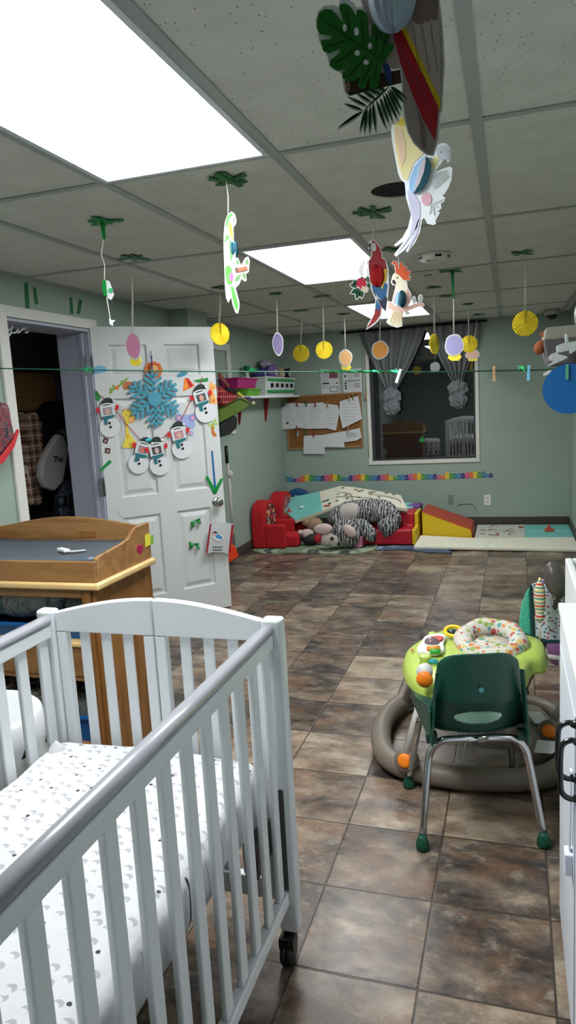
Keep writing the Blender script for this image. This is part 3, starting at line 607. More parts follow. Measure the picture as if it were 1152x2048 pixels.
def bow(px, lab, flip):
    q = DP.p(px, .012); t = thing('tape_bow', lab, 'tape', tuple(q), 'green tape bows on the door')
    for s in (-1, 1):
        mb = MB(); mb.grid(lambda u, v: q+DU*s*(.003+.034*u)+V((0, 0, (v-.5)*(.020+.034*u)+flip*.05*u*s-.018*u*abs(flip*3)))+DN*(.014*sin(u*PI)+.006*sin(v*6+s)), 8, 6)
        o = obj('loop', mb, GREENT, t, smooth=True); m_ = o.modifiers.new('s', 'SOLIDIFY'); m_.thickness = .002
bow((391, 1042), 'crumpled green tape bow on the lower right door panel, upper one', .3); bow((388, 1089), 'twisted green tape bow on the lower right door panel, lower one', -.2)

# snowflake on a hook
t = thing('door_hook', 'small white adhesive hook above the snowflake on the door', 'hook', tuple(DP.p((303, 712))))
q = DP.p((303, 706)); obj('hook', MB().ell(q+DN*.006, (.012, .008, .018)).tube([q+DN*.006+V((0, 0, -.012)), q+DN*.018+V((0, 0, -.022)), q+DN*.024+V((0, 0, -.012))], .003), WHITE, t, smooth=True)
sn = thing('snowflake_decoration', 'large teal glitter snowflake hanging from the door hook', 'decoration', tuple(DP.p((309, 800), .02)))
cpx = (309, 798)
q0 = DP.p(cpx, .02); R0 = (DP.p((309, 855), .02)-q0).length
mb = MB()
def bar(a, b, w, off=.018, th=.007):
    w *= .88
    d = (b-a).normalized(); s = DN.cross(d)*w; mb.prism([a-s+DN*0, a+s, b+s*.8, b-s*.8], -DN*th)
for k in range(6):
    a = PI/2+k*PI/3; ax = DU*cos(a)+V((0, 0, sin(a))); bar(q0, q0+ax*R0, .013)
    for f_, l_ in ((.30, .42), (.52, .40), (.74, .28)):
        for s in (-1, 1):
            a2 = a+s*.95; bx = DU*cos(a2)+V((0, 0, sin(a2))); bar(q0+ax*R0*f_, q0+ax*R0*f_+bx*R0*l_, .0125)
obj('snowflake', mb, ICE, sn)
obj('centre_disc', MB().lathe([(.05, -.006), (.05, .003), (.045, .005)], q0, DN, 24), ICE, sn)
obj('blue_ribbon', MB().tube([DP.p((303, 712), .024), DP.p((304, 740), .022), q0+V((0, 0, R0))], .004, 6), mat('navy_ribbon', (26, 44, 130), .5), sn, smooth=True)
# snowmen
HATM = mat('dark_green_felt', (46, 56, 54), .9); SCARF = mat('teal_scarf', (36, 108, 118), .8); MIT = mat('red_mitten', (200, 36, 44), .8); SKIN = mat('pale_photo_tone', (206, 160, 146), .6); PHOTO = mat('photo_print', (150, 140, 150), .4)
GREYH = mat('photo_dark', (64, 58, 62), .5)
def snowman(bc, fc, lab, skin, bg, tilt=0, off=.012):
    r = 20.5; t = thing('snowman_craft', lab, 'paper craft', tuple(DP.p(bc)), 'snowman crafts on the garland')
    ax = (fc[0]-bc[0], fc[1]-bc[1]); l = math.hypot(*ax); ax = (ax[0]/l, ax[1]/l); rt = (-ax[1], ax[0])
    def F(L, o=fc): return [(o[0]+rt[0]*a+ax[0]*b, o[1]+rt[1]*a+ax[1]*b) for a, b in L]
    sheet('body_plate', DP, circ(bc[0], bc[1], r, 32), PAPER, t, off, .003)
    sheet('face_frame', DP, F([(-14, -12), (13, -12), (14, 9), (8, 15), (-9, 15), (-14, 8)]), PAPER, t, off+.002, .0015)
    sheet('photo', DP, F([(-9, -8), (9, -8), (9.5, 7), (-9.5, 7)]), bg, t, off+.003)
    sheet('photo_face', DP, F(circ(0, -1, 4.5, 14, 6)), skin, t, off+.0038)
    sheet('hat', DP, F(sm([(-11, 12), (-9, 20), (0, 26), (9, 25), (14, 18), (9, 12)], 3)), HATM, t, off+.003)
    sheet('hat_brim', DP, F(sm([(-14, 8), (-8, 13), (7, 13), (14, 8), (12, 13), (0, 16), (-12, 14)], 2)), WHITE, t, off+.0042)
    obj('pompom', MB().ell(DP.p(F([(16, 17)])[0], off+.008), (.010, .010, .010), None, 12, 8), WHITE, t, smooth=True)
    sheet('scarf', DP, F([(-13, -10), (12, -9), (11, -14), (-3, -17), (-4, -27), (-10, -26), (-10, -16)]), SCARF, t, off+.005)
    for s in (-1, 1):
        sheet('arm', DP, F([(s*13, -17), (s*14.2, -16), (s*18, -1), (s*16.8, -1)]), GREYH, t, off+.0045)
        sheet('mitten', DP, F(sm([(s*16, -1), (s*21, 0), (s*23, 7), (s*19, 10), (s*16, 6)], 3)), MIT, t, off+.0055)
    for k in (0, 1): sheet('button', DP, circ(bc[0]-1+k*2, bc[1]-8+k*8, 2.6, 12), BLACK, t, off+.0045)
snowman((219, 854), (214, 822), 'leftmost snowman craft with dark hat on the door garland', SKIN, PHOTO)
snowman((276, 927), (284, 899), 'snowman craft touching its neighbour, left one of the low middle pair', mat('skin_red', (196, 110, 96), .6), PHOTO)
snowman((318, 930), (311.5, 900), 'snowman craft overlapping its neighbour, right one of the low middle pair', mat('skin_grey', (190, 168, 160), .6), GREYH, off=.017)
snowman((363, 897), (356, 869), 'snowman craft hanging over the middle right door panel, fourth along the garland', SKIN, mat('photo_pink', (180, 130, 140), .5))
snowman((410, 825), (401, 795), 'highest, rightmost snowman craft on the door garland', mat('skin_warm', (216, 150, 130), .6), mat('photo_teal', (60, 84, 84), .5))
gp = smo([DP.p(p, .005) for p in Z6([(120, 385), (205, 440), (260, 510), (330, 600), (460, 740), (500, 760), (560, 730), (660, 650), (720, 590), (790, 450), (860, 330), (880, 265)])], 3)
single('garland_string', 'red string looped across the door joining the five snowmen', 'string', MB().tube(gp, .0022, 6), mat('red_yarn', (190, 40, 44), .8), smooth=True)
single('teal_pompom', 'bright teal half ball tucked behind the middle pair of snowmen', 'decoration', MB().ell(DP.p((296, 880), .008), (.028, .010, .016), Matrix.Rotation(math.atan2(DU.y, DU.x), 3, 'Z')), mat('aqua_foil', (60, 190, 200), .3), smooth=True)
# pouch hanging from the knob
Z2 = zoomed(360, 980, .12695)
t = thing('plastic_pouch', 'clear plastic pouch with red side bars hanging from the door knob', 'pouch', tuple(DP.p((440, 1105), .03)))
sheet('pouch_sheet', DP, Z2(sm([(440, 530), (560, 505), (800, 525), (770, 740), (745, 985), (620, 960), (450, 965), (365, 975), (400, 740)], 2)), M('clear_plastic'), t, .05, .002)
sheet('side_bar', DP, Z2([(425, 525), (448, 528), (388, 975), (362, 978)]), mat('dark_red_bar', (150, 24, 34), .5), t, .053, .004)
sheet('side_bar', DP, Z2([(765, 540), (800, 535), (748, 972), (715, 978)]), mat('dark_red_bar'), t, .053, .004)
sheet('picture', DP, Z2(sm([(470, 700), (520, 680), (600, 690), (635, 740), (600, 790), (520, 780), (470, 740)], 3)), PAPER, t, .0535, .001)
sheet('blue_shape', DP, Z2([(520, 695), (560, 680), (620, 725), (605, 775), (560, 745), (512, 742)]), mat('baby_blue_print', (70, 130, 186), .6), t, .0545, .001)
sheet('dark_shape', DP, Z2(circ(505, 658, 32, 12, 22)), GREYH, t, .0545, .001); sheet('face_shape', DP, Z2(circ(495, 685, 24, 12)), SKIN, t, .0552, .001)
sheet('printed_lines', DP, [Z2([(470+k*31, 876+j), (492+k*31, 874+j), (492+k*31, 888+j), (470+k*31, 890+j)]) for k in range(5) for j in (0, 44)], INKD, t, .0535, .001)
obj('loop_string', MB().tube([DP.p((430, 1012), .045), DP.p((431, 1030), .05), DP.p((430, 1046), .051)], .0012, 6), STR, t)

# ------------------------------------------------------------------ ceiling tape, hanging things
def cz(px): return onZ(px, H)
def ctape(c, ln, lab, m=GREENT2, n=3, drop=0, seed=0):
    rnd = random.Random(seed*7+3); mb = MB(); k0 = V((c.x, c.y, H-.006))
    for k in range(n):
        a = rnd.uniform(-.3, .3)+(k-(n-1)/2)*1.0; L = ln*rnd.uniform(.6, .95); d = V((cos(a), sin(a), 0)); s = V((-sin(a), cos(a), 0))*.013
        o = k0+V((rnd.uniform(-.02, .02), rnd.uniform(-.015, .015), 0)); P = [o-d*L*.5-s, o-d*L*.45+s, o+s*1.3, o+d*L*.42+s, o+d*L*.5-s, o-s*.7]
        mb.prism(P, (0, 0, -.0015-.0012*k))
    if drop:
        mb.prism([k0+V((-.012, 0, 0)), k0+V((.010, 0, 0)), k0+V((.010, -.004, -drop)), k0+V((-.004, -.004, -drop))], (0, -.002, 0))
    return single('tape_cross', lab, 'tape', mb, m, 'green tape crosses on the ceiling')
def string(t, a, b, r=.0022, double=0, name='string'):
    for s in ((-1, 1) if double else (0,)):
        mb = MB(); mid = (a+b)/2+V((.003+s*double*.6, .002, 0)); mb.tube([a+V((0, 0, 0)), mid, b+V((s*double, 0, 0))], r, 6); obj(name, mb, STR, t, smooth=True)
def fan(tp, dc, rpx, lab, squash=1., tlab=None, length=.14, sd=0, rot=0.):
    c = cz(tp); y = c.y; q = onY(dc, y); r = rpx/FPX*(q-CAM).dot(-BCK)
    ctape(c, length, tlab or 'green tape on the ceiling holding '+lab, seed=sd)
    t = thing('paper_fan', lab, 'paper fan', tuple(q), 'yellow paper fans')
    ax = V((sin(rot), -cos(rot), 0)); xx = V((cos(rot), sin(rot), 0)); n = 56; mb = MB(); vs = [q+ax*.006]
    for k in range(n):
        a = 2*PI*k/n+PI/2; rr = r*(1 if k % 2 else .975); zo = .006 if k % 2 else -.006
        vs.append(q+xx*rr*cos(a)+V((0, 0, rr*sin(a)))+ax*zo)
    fs = [(0, 1+k, 1+(k+1) % n) for k in range(n)]; m = len(vs); back = [v-ax*.004 for v in vs]
    fs2 = [(m+0, m+1+(k+1) % n, m+1+k) for k in range(n)]+[(1+k, m+1+k, m+1+(k+1) % n, 1+(k+1) % n) for k in range(n)]
    mb.add(vs+back, fs+fs2); obj('pleated_disc', mb, YEL, t)
    a = 1.5708; mb = MB(); mb.prism([q+ax*.009+V((-.003, 0, 0)), q+ax*.009+V((.003, 0, 0)), q+ax*.009+V((.006, 0, r)), q+ax*.009+V((-.004, 0, r))], ax*.001); obj('seam', mb, mat('dark_yellow_tissue', (170, 146, 26), .7), t)
    string(t, V((c.x, c.y, H-.008)), q+V((0, 0, r)), .0018, .004)
    return t
fan((440, 573), (440, 668), 22, 'yellow pleated paper fan hanging just right of the white door', tlab='green tape on the ceiling above the fan beside the door', sd=1, rot=.9)
fan((603, 620), (602, 707), 17, 'yellow paper fan hanging left of centre near the back wall shelf', tlab='green tape on the ceiling above the lower centre-left fan', sd=2)
fan((645, 590), (648, 700), 17.5, 'yellow paper fan hanging just above the left wall leaflet, right of a lower fan', tlab='green tape below the edge of the middle ceiling light', sd=3)
fan((867, 573), (869, 688), 20, 'yellow paper fan seen edge-on in front of the right curtain', tlab='green tape on the ceiling above the edge-on yellow fan', sd=4, rot=1.18)
fan((935, 607), (938, 688), 17, 'yellow paper fan in front of the right curtain beside the lilac card', tlab='green tape on the ceiling above the fan by the right curtain', sd=5)
fan((1050, 503), (1050, 647), 25, 'largest yellow paper fan, hanging right of the window', tlab='green tape on the ceiling above the largest yellow fan', sd=6, length=.2)

# plain paper cards hang where the printed cutouts hang; each with its string
def card(tp, dc, w, h, lab, m, tlab, sd, stub=True, border=True, ln=.14, drop=0):
    c = cz(tp); q = onY(dc, c.y); s = (q-CAM).dot(-BCK)/FPX; w *= s; h *= s
    ctape(c, ln, tlab, seed=sd, drop=drop)
    t = thing('paper_card', lab, 'paper card', tuple(q), 'small plain cards hanging on strings')
    P = [(w*cos(a)*(1+.05*sin(3*a+sd)), h*sin(a)*(1+.04*cos(4*a+sd))) for a in [2*PI*k/40 for k in range(40)]]
    obj('card_border', MB().prism([q+V((x*1.16, 0, z*1.14)) for x, z in P], (0, .0015, 0)), PAPER, t)
    obj('coloured_face', MB().prism([q+V((x, -.0015, z)) for x, z in P], (0, .0012, 0)), m, t)
    if stub: obj('yellow_stub', MB().prism([q+V((x*w, .003, z*h)) for x, z in ((-.6, -.8), (.6, -.8), (.9, -1.3), (.5, -1.65), (-.4, -1.6), (-.8, -1.3))], (0, .006, 0)), YEL, t)
    string(t, V((c.x, c.y, H-.008)), q+V((0, 0, h*1.1)), .002, .003)
card((262, 513), (267, 692), 15, 24, 'plain pink paper card hanging in front of the open white door', mat('pink_card', (216, 140, 176), .6), 'green tape on the ceiling above the pink card', 11, ln=.2)
card((552, 586), (556, 688), 10, 20, 'plain grey-lilac card hanging above the wall shelf', mat('grey_lilac_card', (132, 120, 160), .6), 'green tape on the ceiling above the grey-lilac card', 12, False)
card((688, 627), (691, 716), 12, 15, 'plain peach card on yellow backing just above the green garland', mat('peach_card', (226, 176, 120), .6), 'green tape on the ceiling above the peach card', 13)
card((760, 600), (760, 700), 15, 16, 'plain orange card hanging in front of the left curtain', mat('orange_card', (232, 160, 70), .6), 'green tape on the ceiling above the orange card, mostly behind the cockatoo', 14, False)
card((905, 540), (908, 690), 16, 19, 'plain lilac card with a yellow foot in front of the right curtain', mat('lilac_card', (164, 158, 206), .6), 'green tape with a dangling end above the lilac card', 15, ln=.2, drop=.17)
card((955, 628), (945, 709), 12, 8, 'small pale peach card low behind the fan at the right curtain', mat('pale_peach_card', (224, 180, 160), .6), 'green tape on the ceiling close to the back wall above the window', 16)
ctape(cz((895, 590)), .16, 'green tape alone on the ceiling right of the edge-on fan', seed=17); ctape(cz((860, 548)), .01, 'tiny green tape scrap on the ceiling behind the cockatoo', seed=19)
ctape(cz((596, 620)), .1, 'short thin green tape behind the tape of the centre-left fan', seed=18)
# green tag on a curly string
c = cz((205, 440)); ctape(c, .17, 'green tape with a hanging curl on the ceiling, nearest the left wall', GREENT, 4, .07, 21)
TP = Plane(c, (0, -1, 0)); q = TP.p((218, 580)); t = thing('paper_tag', 'white tag with green edges on a wavy string above the doorway', 'tag', tuple(q))
sheet('tag_body', TP, [(211, 560), (218, 562), (227, 590), (222, 600), (215, 596)], PAPER, t, 0, .006); sheet('green_edge', TP, [(204, 570), (208, 557), (212, 562), (215, 594), (208, 590)], GREENT, t, .004, .010)
sheet('green_dot', TP, circ(222, 581, 5, 10), mat('mint_green', (60, 170, 110), .6), t, .004, .002)
obj('string', MB().tube(smo([TP.p(p, -.002) for p in ((203, 460), (206, 485), (203, 510), (209, 530), (209, 558), (214, 598), (221, 640))], 4), .0022, 6), STR, t, smooth=True)
sheet('string_end', TP, [(218, 636), (223, 640), (231, 640), (225, 646), (226, 652), (219, 648)], PAPER, t, 0, .002)
# ------------------------------------------------ bird cutouts
WP = mat('cutout_paper', (228, 230, 234), .6)
def hc(name, pl, px, rx, ry, m, t, off=.0, depth=.5):    # honeycomb tissue body: fluted ellipsoid
    q = pl.p(px, off); s = (q-CAM).dot(-BCK)/FPX; mb = MB()
    mb.ell(q, (rx*s, rx*s*depth, ry*s), None, 48, 18, lambda p, th: 1+.05*(1 if int(p/(2*PI)*48) % 2 else -1)); return obj(name, mb, m, t, smooth=False)
def lens(a, b, w, n=5):
    dx, dy = b[0]-a[0], b[1]-a[1]; l = math.hypot(dx, dy) or 1; nx, ny = -dy/l*w, dx/l*w
    f = [sin(PI*(k/n)**.8) for k in range(n+1)]
    return [(a[0]+dx*k/n+nx*f[k], a[1]+dy*k/n+ny*f[k]) for k in range(n+1)]+[(a[0]+dx*k/n-nx*f[k], a[1]+dy*k/n-ny*f[k]) for k in range(n-1, 0, -1)]
# big macaw, close to the viewer
Q = zoomed(620, 0, .26042); PM = Plane((0, 1.0, 0), (0, -1, 0))
t = thing('macaw_cutout', 'large paper macaw with red tail, grey wing and split-leaf foliage, nearest at the top', 'paper bird', tuple(PM.p((840, 100))), 'hanging paper parrots')
bodyL = [(380, -500), (1010, -500), (985, 0), (1010, 200), (1025, 500), (1005, 850), (990, 880), (975, 1080), (940, 1190), (900, 1180), (860, 1150), (800, 1090), (760, 1010), (735, 900), (715, 640), (700, 520), (640, 525), (590, 500), (570, 300), (450, 180), (400, 0)]
TP1 = mat('taupe_print', (170, 154, 152), .7); TP2 = mat('dark_taupe_print', (132, 112, 110), .7); TP3 = mat('light_taupe_print', (190, 174, 172), .7)
sheet('card', PM, Q(outset(bodyL, 12)), WP, t, 0, .0012); sheet('body', PM, Q(bodyL), TP1, t, .001)
sheet('wing', PM, Q([(720, 190), (760, -200), (985, -200), (995, 150), (1005, 780)]), TP3, t, .0018)
sheet('shoulder_feathers', PM, Q([(760, -500), (985, -500), (985, 150), (960, 165), (930, 150), (915, 180), (885, 165), (860, 190), (825, 190), (790, 160), (780, 0)]), TP2, t, .0026)
sheet('red_tail_band', PM, Q([(630, 225), (700, 205), (985, 830), (975, 960), (960, 1080), (870, 920), (800, 760), (700, 500)]), mat('crimson_print', (176, 30, 44), .7), t, .0018)
sheet('red_tail_stripe', PM, [Q([(680+k*60, 320+k*120), (700+k*60, 330+k*120), (740+k*60, 560+k*110), (720+k*60, 540+k*110)]) for k in range(4)], mat('dull_crimson', (150, 44, 66), .7), t, .0026)
sheet('yellow_stripe', PM, Q([(693, 205), (722, 188), (1005, 780), (1000, 850)]), mat('gold_print', (214, 182, 24), .7), t, .0026)
sheet('lower_tail', PM, Q([(720, 640), (820, 850), (845, 970), (860, 1145), (800, 1090), (765, 1010), (740, 900)]), TP1, t, .0018)
sheet('tail_edge', PM, Q([(825, 850), (880, 960), (890, 1160), (862, 1148), (850, 980)]), TP2, t, .0022)
sheet('feather_lines', PM, [Q([(a, 200), (a+6, 200), (a+60, 560), (a+54, 560)]) for a in (790, 860, 925)], TP2, t, .0026)
hc('honeycomb_belly', PM, Q([(630, -60)])[0], 47, 72, mat('pale_blue_tissue', (170, 186, 204), .7), t, .012, .6)
sheet('branch', PM, Q([(265, 615), (700, 530), (712, 630), (500, 680), (305, 732), (275, 700)]), mat('branch_print', (66, 46, 38), .7), t, -.001, .0012)
sheet('branch_end', PM, Q(circ(292, 665, 18, 16, 42)), mat('branch_ring', (150, 110, 104), .7), t, .0010)
sheet('foot', PM, Q([(555, 500), (600, 495), (632, 560), (628, 655), (590, 640), (575, 560)]), mat('navy_print', (34, 58, 110), .7), t, .0030)
leafL = [(60, 160), (75, 110), (120, 80), (170, 85), (210, 120), (240, 170), (262, 180), (250, 130), (230, 80), (235, 45), (270, 35), (310, 55), (340, 95), (358, 138), (362, 90), (400, 85), (440, 120), (450, 180), (450, 250), (458, 300), (476, 290), (475, 230), (490, 180), (530, 170), (555, 200), (550, 290), (580, 258), (612, 270), (610, 310), (585, 365), (625, 335), (645, 350), (640, 380), (600, 440), (575, 490), (555, 505), (548, 560), (530, 660), (500, 690), (462, 690), (455, 650), (480, 570), (440, 640), (430, 685), (400, 690), (372, 672), (378, 630), (410, 570), (350, 628), (300, 635), (255, 610), (250, 570), (310, 510), (315, 485), (260, 545), (200, 550), (155, 510), (160, 470), (230, 420), (240, 380), (150, 420), (105, 400), (88, 320), (170, 310), (178, 285), (80, 270), (55, 220)]
sheet('leaf_card', PM, Q([(40, 150), (60, 80), (100, 40), (180, 30), (215, 50), (225, 0), (270, -15), (330, 10), (350, 50), (420, 45), (460, 110), (600, 250), (655, 330), (655, 380), (600, 520), (560, 700), (500, 720), (440, 720), (380, 700), (290, 735), (262, 700), (250, 640), (240, 560), (150, 520), (130, 430), (70, 320)]), WP, t, -.002, .001)
sheet('split_leaf', PM, Q(leafL), mat('leaf_print', (22, 104, 30), .7), t, .0040, .0012)
sheet('leaf_veins', PM, [Q(lens(a, b, 4)) for a, b in (((90, 150), (575, 490)), ((280, 70), (320, 290)), ((395, 130), (420, 370)), ((110, 375), (330, 305)), ((190, 500), (390, 365)), ((300, 600), (450, 425)), ((395, 660), (500, 460)), ((490, 660), (530, 480)), ((515, 200), (510, 440)), ((590, 280), (545, 470)))], mat('vein_print', (12, 56, 18), .7), t, .0048)
sheet('leaf_spots', PM, [Q(circ(x, y, rx, 14, ry)) for x, y, rx, ry in ((272, 225, 15, 28), (362, 255, 19, 32), (466, 365, 15, 24), (368, 418, 21, 21), (435, 490, 21, 18))], WP, t, .0048)
mb = MB(); DG = mat('dark_palm_print', (18, 62, 34), .7)
PMT = (((400, 860), (215, 988)), ((430, 840), (385, 1020)), ((440, 830), (420, 1038)), ((465, 810), (460, 1040)), ((485, 790), (508, 1022)), ((510, 770), (588, 998)), ((535, 745), (612, 962)), ((560, 720), (640, 950)), ((575, 705), (678, 935)), ((595, 690), (690, 890)), ((610, 680), (710, 858)), ((620, 670), (732, 800)), ((625, 665), (750, 765)), ((410, 850), (262, 800)), ((440, 820), (288, 745)), ((475, 790), (350, 715)), ((510, 765), (400, 700)), ((545, 730), (450, 690)), ((580, 700), (510, 670)))
wb = MB(); k_ = 0
for a, b in PMT:
    k_ += 1; a2 = (a[0]*1.03-b[0]*.03, a[1]*1.03-b[1]*.03); b2 = (b[0]*1.07-a[0]*.07, b[1]*1.07-a[1]*.07); PM.poly(wb, Q(lens(a2, b2, 19)), -.002+k_*.00003, .0008)
obj('frond_card', wb, WP, t)
for a, b in (((620, 660), (410, 860)), ((410, 860), (215, 988))): PM.poly(mb, Q(lens(a, b, 8)), .0030)
for a, b in (((400, 860), (215, 988)), ((430, 840), (385, 1020)), ((440, 830), (420, 1038)), ((465, 810), (460, 1040)), ((485, 790), (508, 1022)), ((510, 770), (588, 998)), ((535, 745), (612, 962)), ((560, 720), (640, 950)), ((575, 705), (678, 935)), ((595, 690), (690, 890)), ((610, 680), (710, 858)), ((620, 670), (732, 800)), ((625, 665), (750, 765)), ((410, 850), (262, 800)), ((440, 820), (288, 745)), ((475, 790), (350, 715)), ((510, 765), (400, 700)), ((545, 730), (450, 690)), ((580, 700), (510, 670))):
    PM.poly(mb, Q(lens(a, b, 11)), .0030)
obj('palm_frond', mb, DG, t)
string(t, PM.p(Q([(650, -500)])[0], 0), V((PM.p(Q([(650, -500)])[0]).x, 1.0, H-.006)))
# pale parrot
Q = zoomed(760, 220, .14757); PW = Plane((0, 2.0, 0), (0, -1, 0))
t = thing('parrot_cutout', 'pale paper parrot with spread cream wing and long lilac tail, below the large macaw', 'paper bird', tuple(PW.p((840, 350))), 'hanging paper parrots')
oL = [(160, 205), (240, 165), (270, 150), (270, 100), (320, 75), (345, 170), (400, 310), (470, 430), (600, 550), (680, 610), (730, 560), (760, 490), (830, 450), (890, 450), (950, 510), (970, 590), (950, 690), (915, 715), (900, 665), (850, 690), (790, 770), (720, 880), (760, 835), (860, 790), (950, 765), (980, 790), (970, 940), (930, 1050), (880, 1130), (845, 1165), (885, 1190), (870, 1240), (825, 1270), (832, 1330), (775, 1380), (815, 1385), (750, 1500), (762, 1540), (720, 1562), (640, 1540), (600, 1465), (572, 1480), (540, 1660), (480, 1790), (370, 1932), (350, 1905), (430, 1770), (340, 1890), (215, 1990), (190, 1960), (325, 1780), (215, 1850), (190, 1830), (300, 1730), (380, 1590), (420, 1420), (350, 1180), (335, 990), (280, 940), (245, 860), (220, 720), (195, 600), (165, 430), (150, 300)]
sheet('card', PW, Q(oL), mat('bright_cutout_paper', (240, 243, 248), .5), t, 0, .0015)
sheet('wing', PW, Q([(285, 120), (318, 95), (345, 190), (400, 330), (480, 450), (610, 570), (450, 730), (370, 960), (305, 930), (262, 800), (215, 560), (190, 300), (185, 220)]), mat('cream_print', (240, 226, 170), .6), t, .0012)
sheet('wing_blush', PW, Q([(215, 240), (290, 260), (340, 420), (350, 640), (290, 780), (250, 560), (215, 380)]), mat('blush_print', (240, 210, 176), .6), t, .0020)
sheet('wing_tip', PW, Q([(285, 120), (318, 95), (345, 190), (330, 220), (230, 200), (200, 195)]), mat('strong_yellow_print', (230, 206, 80), .6), t, .0022)
sheet('blue_side', PW, Q([(610, 640), (560, 670), (470, 780), (400, 960), (400, 1080), (450, 1140), (530, 1000), (600, 820)]), mat('light_blue_tissue', (160, 200, 236), .6), t, .006, .004)
sheet('grey_side', PW, Q([(612, 650), (560, 740), (500, 960), (470, 1120), (540, 1010), (600, 850), (625, 700)]), mat('grey_pink_tissue', (208, 200, 208), .6), t, .009, .003)
sheet('dark_side', PW, Q([(625, 640), (665, 670), (695, 740), (690, 850), (650, 980), (590, 1070), (480, 1140), (560, 980), (615, 820), (632, 720)]), mat('dark_teal_tissue', (18, 74, 92), .6), t, .010, .006)
sheet('breast', PW, Q([(690, 680), (790, 600), (800, 680), (715, 840), (700, 760)]), mat('pale_yellow_print', (240, 236, 170), .6), t, .0012)
sheet('face', PW, Q(sm([(760, 540), (830, 480), (900, 500), (930, 590), (900, 660), (840, 680), (790, 640)], 3)), mat('pale_grey_print', (206, 210, 220), .6), t, .0014)
sheet('beak', PW, Q([(880, 520), (935, 530), (955, 600), (925, 690), (895, 640)]), mat('beak_print', (190, 192, 206), .6), t, .0020)
sheet('eye', PW, Q(circ(828, 570, 12, 10)), INK, t, .0024)
sheet('tail', PW, [Q([(370, 1080), (470, 1140), (540, 1260), (545, 1440), (500, 1600), (350, 1800), (230, 1960), (400, 1700), (440, 1500), (400, 1300)]), Q([(520, 1480), (550, 1480), (500, 1700), (380, 1900)])], mat('lilac_print', (206, 206, 230), .6), t, .0012)
sheet('flower', PW, Q(circ(630, 1210, 68, 18, 85)), mat('rose_print', (232, 178, 194), .6), t, .0020)
sheet('leaf_ribs', PW, [Q(lens((730, 1080-k*30), (950-k*6, 900-k*12), 8)) for k in range(8)], mat('pale_leaf_print', (208, 216, 212), .6), t, .0014)
sheet('blossom_leaves', PW, [Q(lens((700, 1280), b, 16)) for b in ((860, 1210), (800, 1330), (740, 1440), (670, 1420))], mat('pale_leaf_print'), t, .0014)
string(t, PW.p(Q([(480, 440)])[0]), V((PW.p(Q([(480, 440)])[0]).x, 2.0, H-.006)))
# green parrot
c = cz((452, 355)); ctape(c, .20, 'large green tape cross on the ceiling above the green parrot', GREENT2, 4, 0, 33)
Q = zoomed(420, 340, .14648); PG = Plane(c, V((.15, -1, 0))); WPG = mat('dull_cutout_paper', (186, 190, 192), .6)
t = thing('parrot_cutout', 'narrow green and yellow paper parrot with an orange perch, left of centre', 'paper bird', tuple(PG.p((465, 520))), 'hanging paper parrots')
sheet('card', PG, Q([(295, 565), (340, 600), (360, 680), (355, 740), (320, 780), (325, 960), (345, 1100), (350, 1200), (382, 1200), (425, 1300), (480, 1200), (520, 1182), (542, 1230), (530, 1390), (490, 1420), (500, 1510), (470, 1522), (430, 1480), (400, 1560), (350, 1610), (400, 1800), (402, 1880), (380, 1960), (350, 1950), (310, 1850), (290, 1740), (250, 1812), (220, 1750), (205, 1600), (185, 1000), (190, 850), (205, 700), (240, 610)]), WPG, t, 0, .0015)
GP = mat('parrot_green', (44, 118, 22), .6); GP2 = mat('parrot_dull_green', (58, 96, 46), .6)
sheet('head', PG, Q([(290, 585), (320, 605), (260, 660), (235, 780), (215, 770), (215, 700), (245, 625)]), GP, t, .0012)
sheet('throat', PG, Q([(260, 690), (290, 740), (310, 800), (318, 930), (310, 980), (280, 900), (250, 800)]), mat('parrot_yellow', (172, 164, 10), .6), t, .0012)
sheet('beak', PG, [Q([(325, 640), (340, 700), (330, 715), (312, 680)]), Q(circ(318, 722, 9, 10, 16))], BLACK, t, .0020)
sheet('shoulder', PG, Q([(200, 980), (215, 900), (250, 880), (270, 940), (240, 945), (205, 1000)]), GP, t, .0014)
sheet('wing', PG, Q([(265, 935), (300, 990), (318, 1080), (310, 1180), (285, 1270), (272, 1180), (262, 1040)]), GP2, t, .0014)
sheet('body', PG, Q([(210, 1330), (250, 1300), (290, 1330), (310, 1420), (300, 1560), (240, 1560), (212, 1450)]), GP, t, .0012)
sheet('tail_feather', PG, [Q([(280, 1580), (325, 1600), (385, 1830), (375, 1930), (340, 1880), (300, 1720)])], mat('bright_green_print', (46, 140, 24), .6), t, .0012)
sheet('tail_line', PG, [Q(lens((310, 1620), (372, 1900), 6))], GP2, t, .0020)
sheet('leaf', PG, [Q(lens((385, 1300), (368, 1215), 20)), Q(lens((490, 1300), (522, 1200), 22)), Q(lens((450, 1390), (485, 1505), 22)), Q(lens((340, 1520), (425, 1420), 26))], GP2, t, .0014)
sheet('perch', PG, Q([(350, 1350), (505, 1310), (515, 1365), (355, 1402)]), mat('perch_orange', (160, 58, 18), .6), t, .004, .003)
sheet('claw', PG, Q(circ(366, 1362, 26, 12, 30)), mat('claw_print', (60, 40, 30), .6), t, .005, .003)
sheet('flower', PG, [Q(circ(292, 1460, 28, 14, 60))], mat('pink_flower_print', (176, 66, 104), .6), t, .0022)
hc('honeycomb_belly', PG, Q([(330, 1080)])[0], 7.5, 18, mat('dark_teal_tissue'), t, -.014, 1.6)
string(t, V((c.x, c.y, H-.006)), PG.p(Q([(250, 600)])[0]))
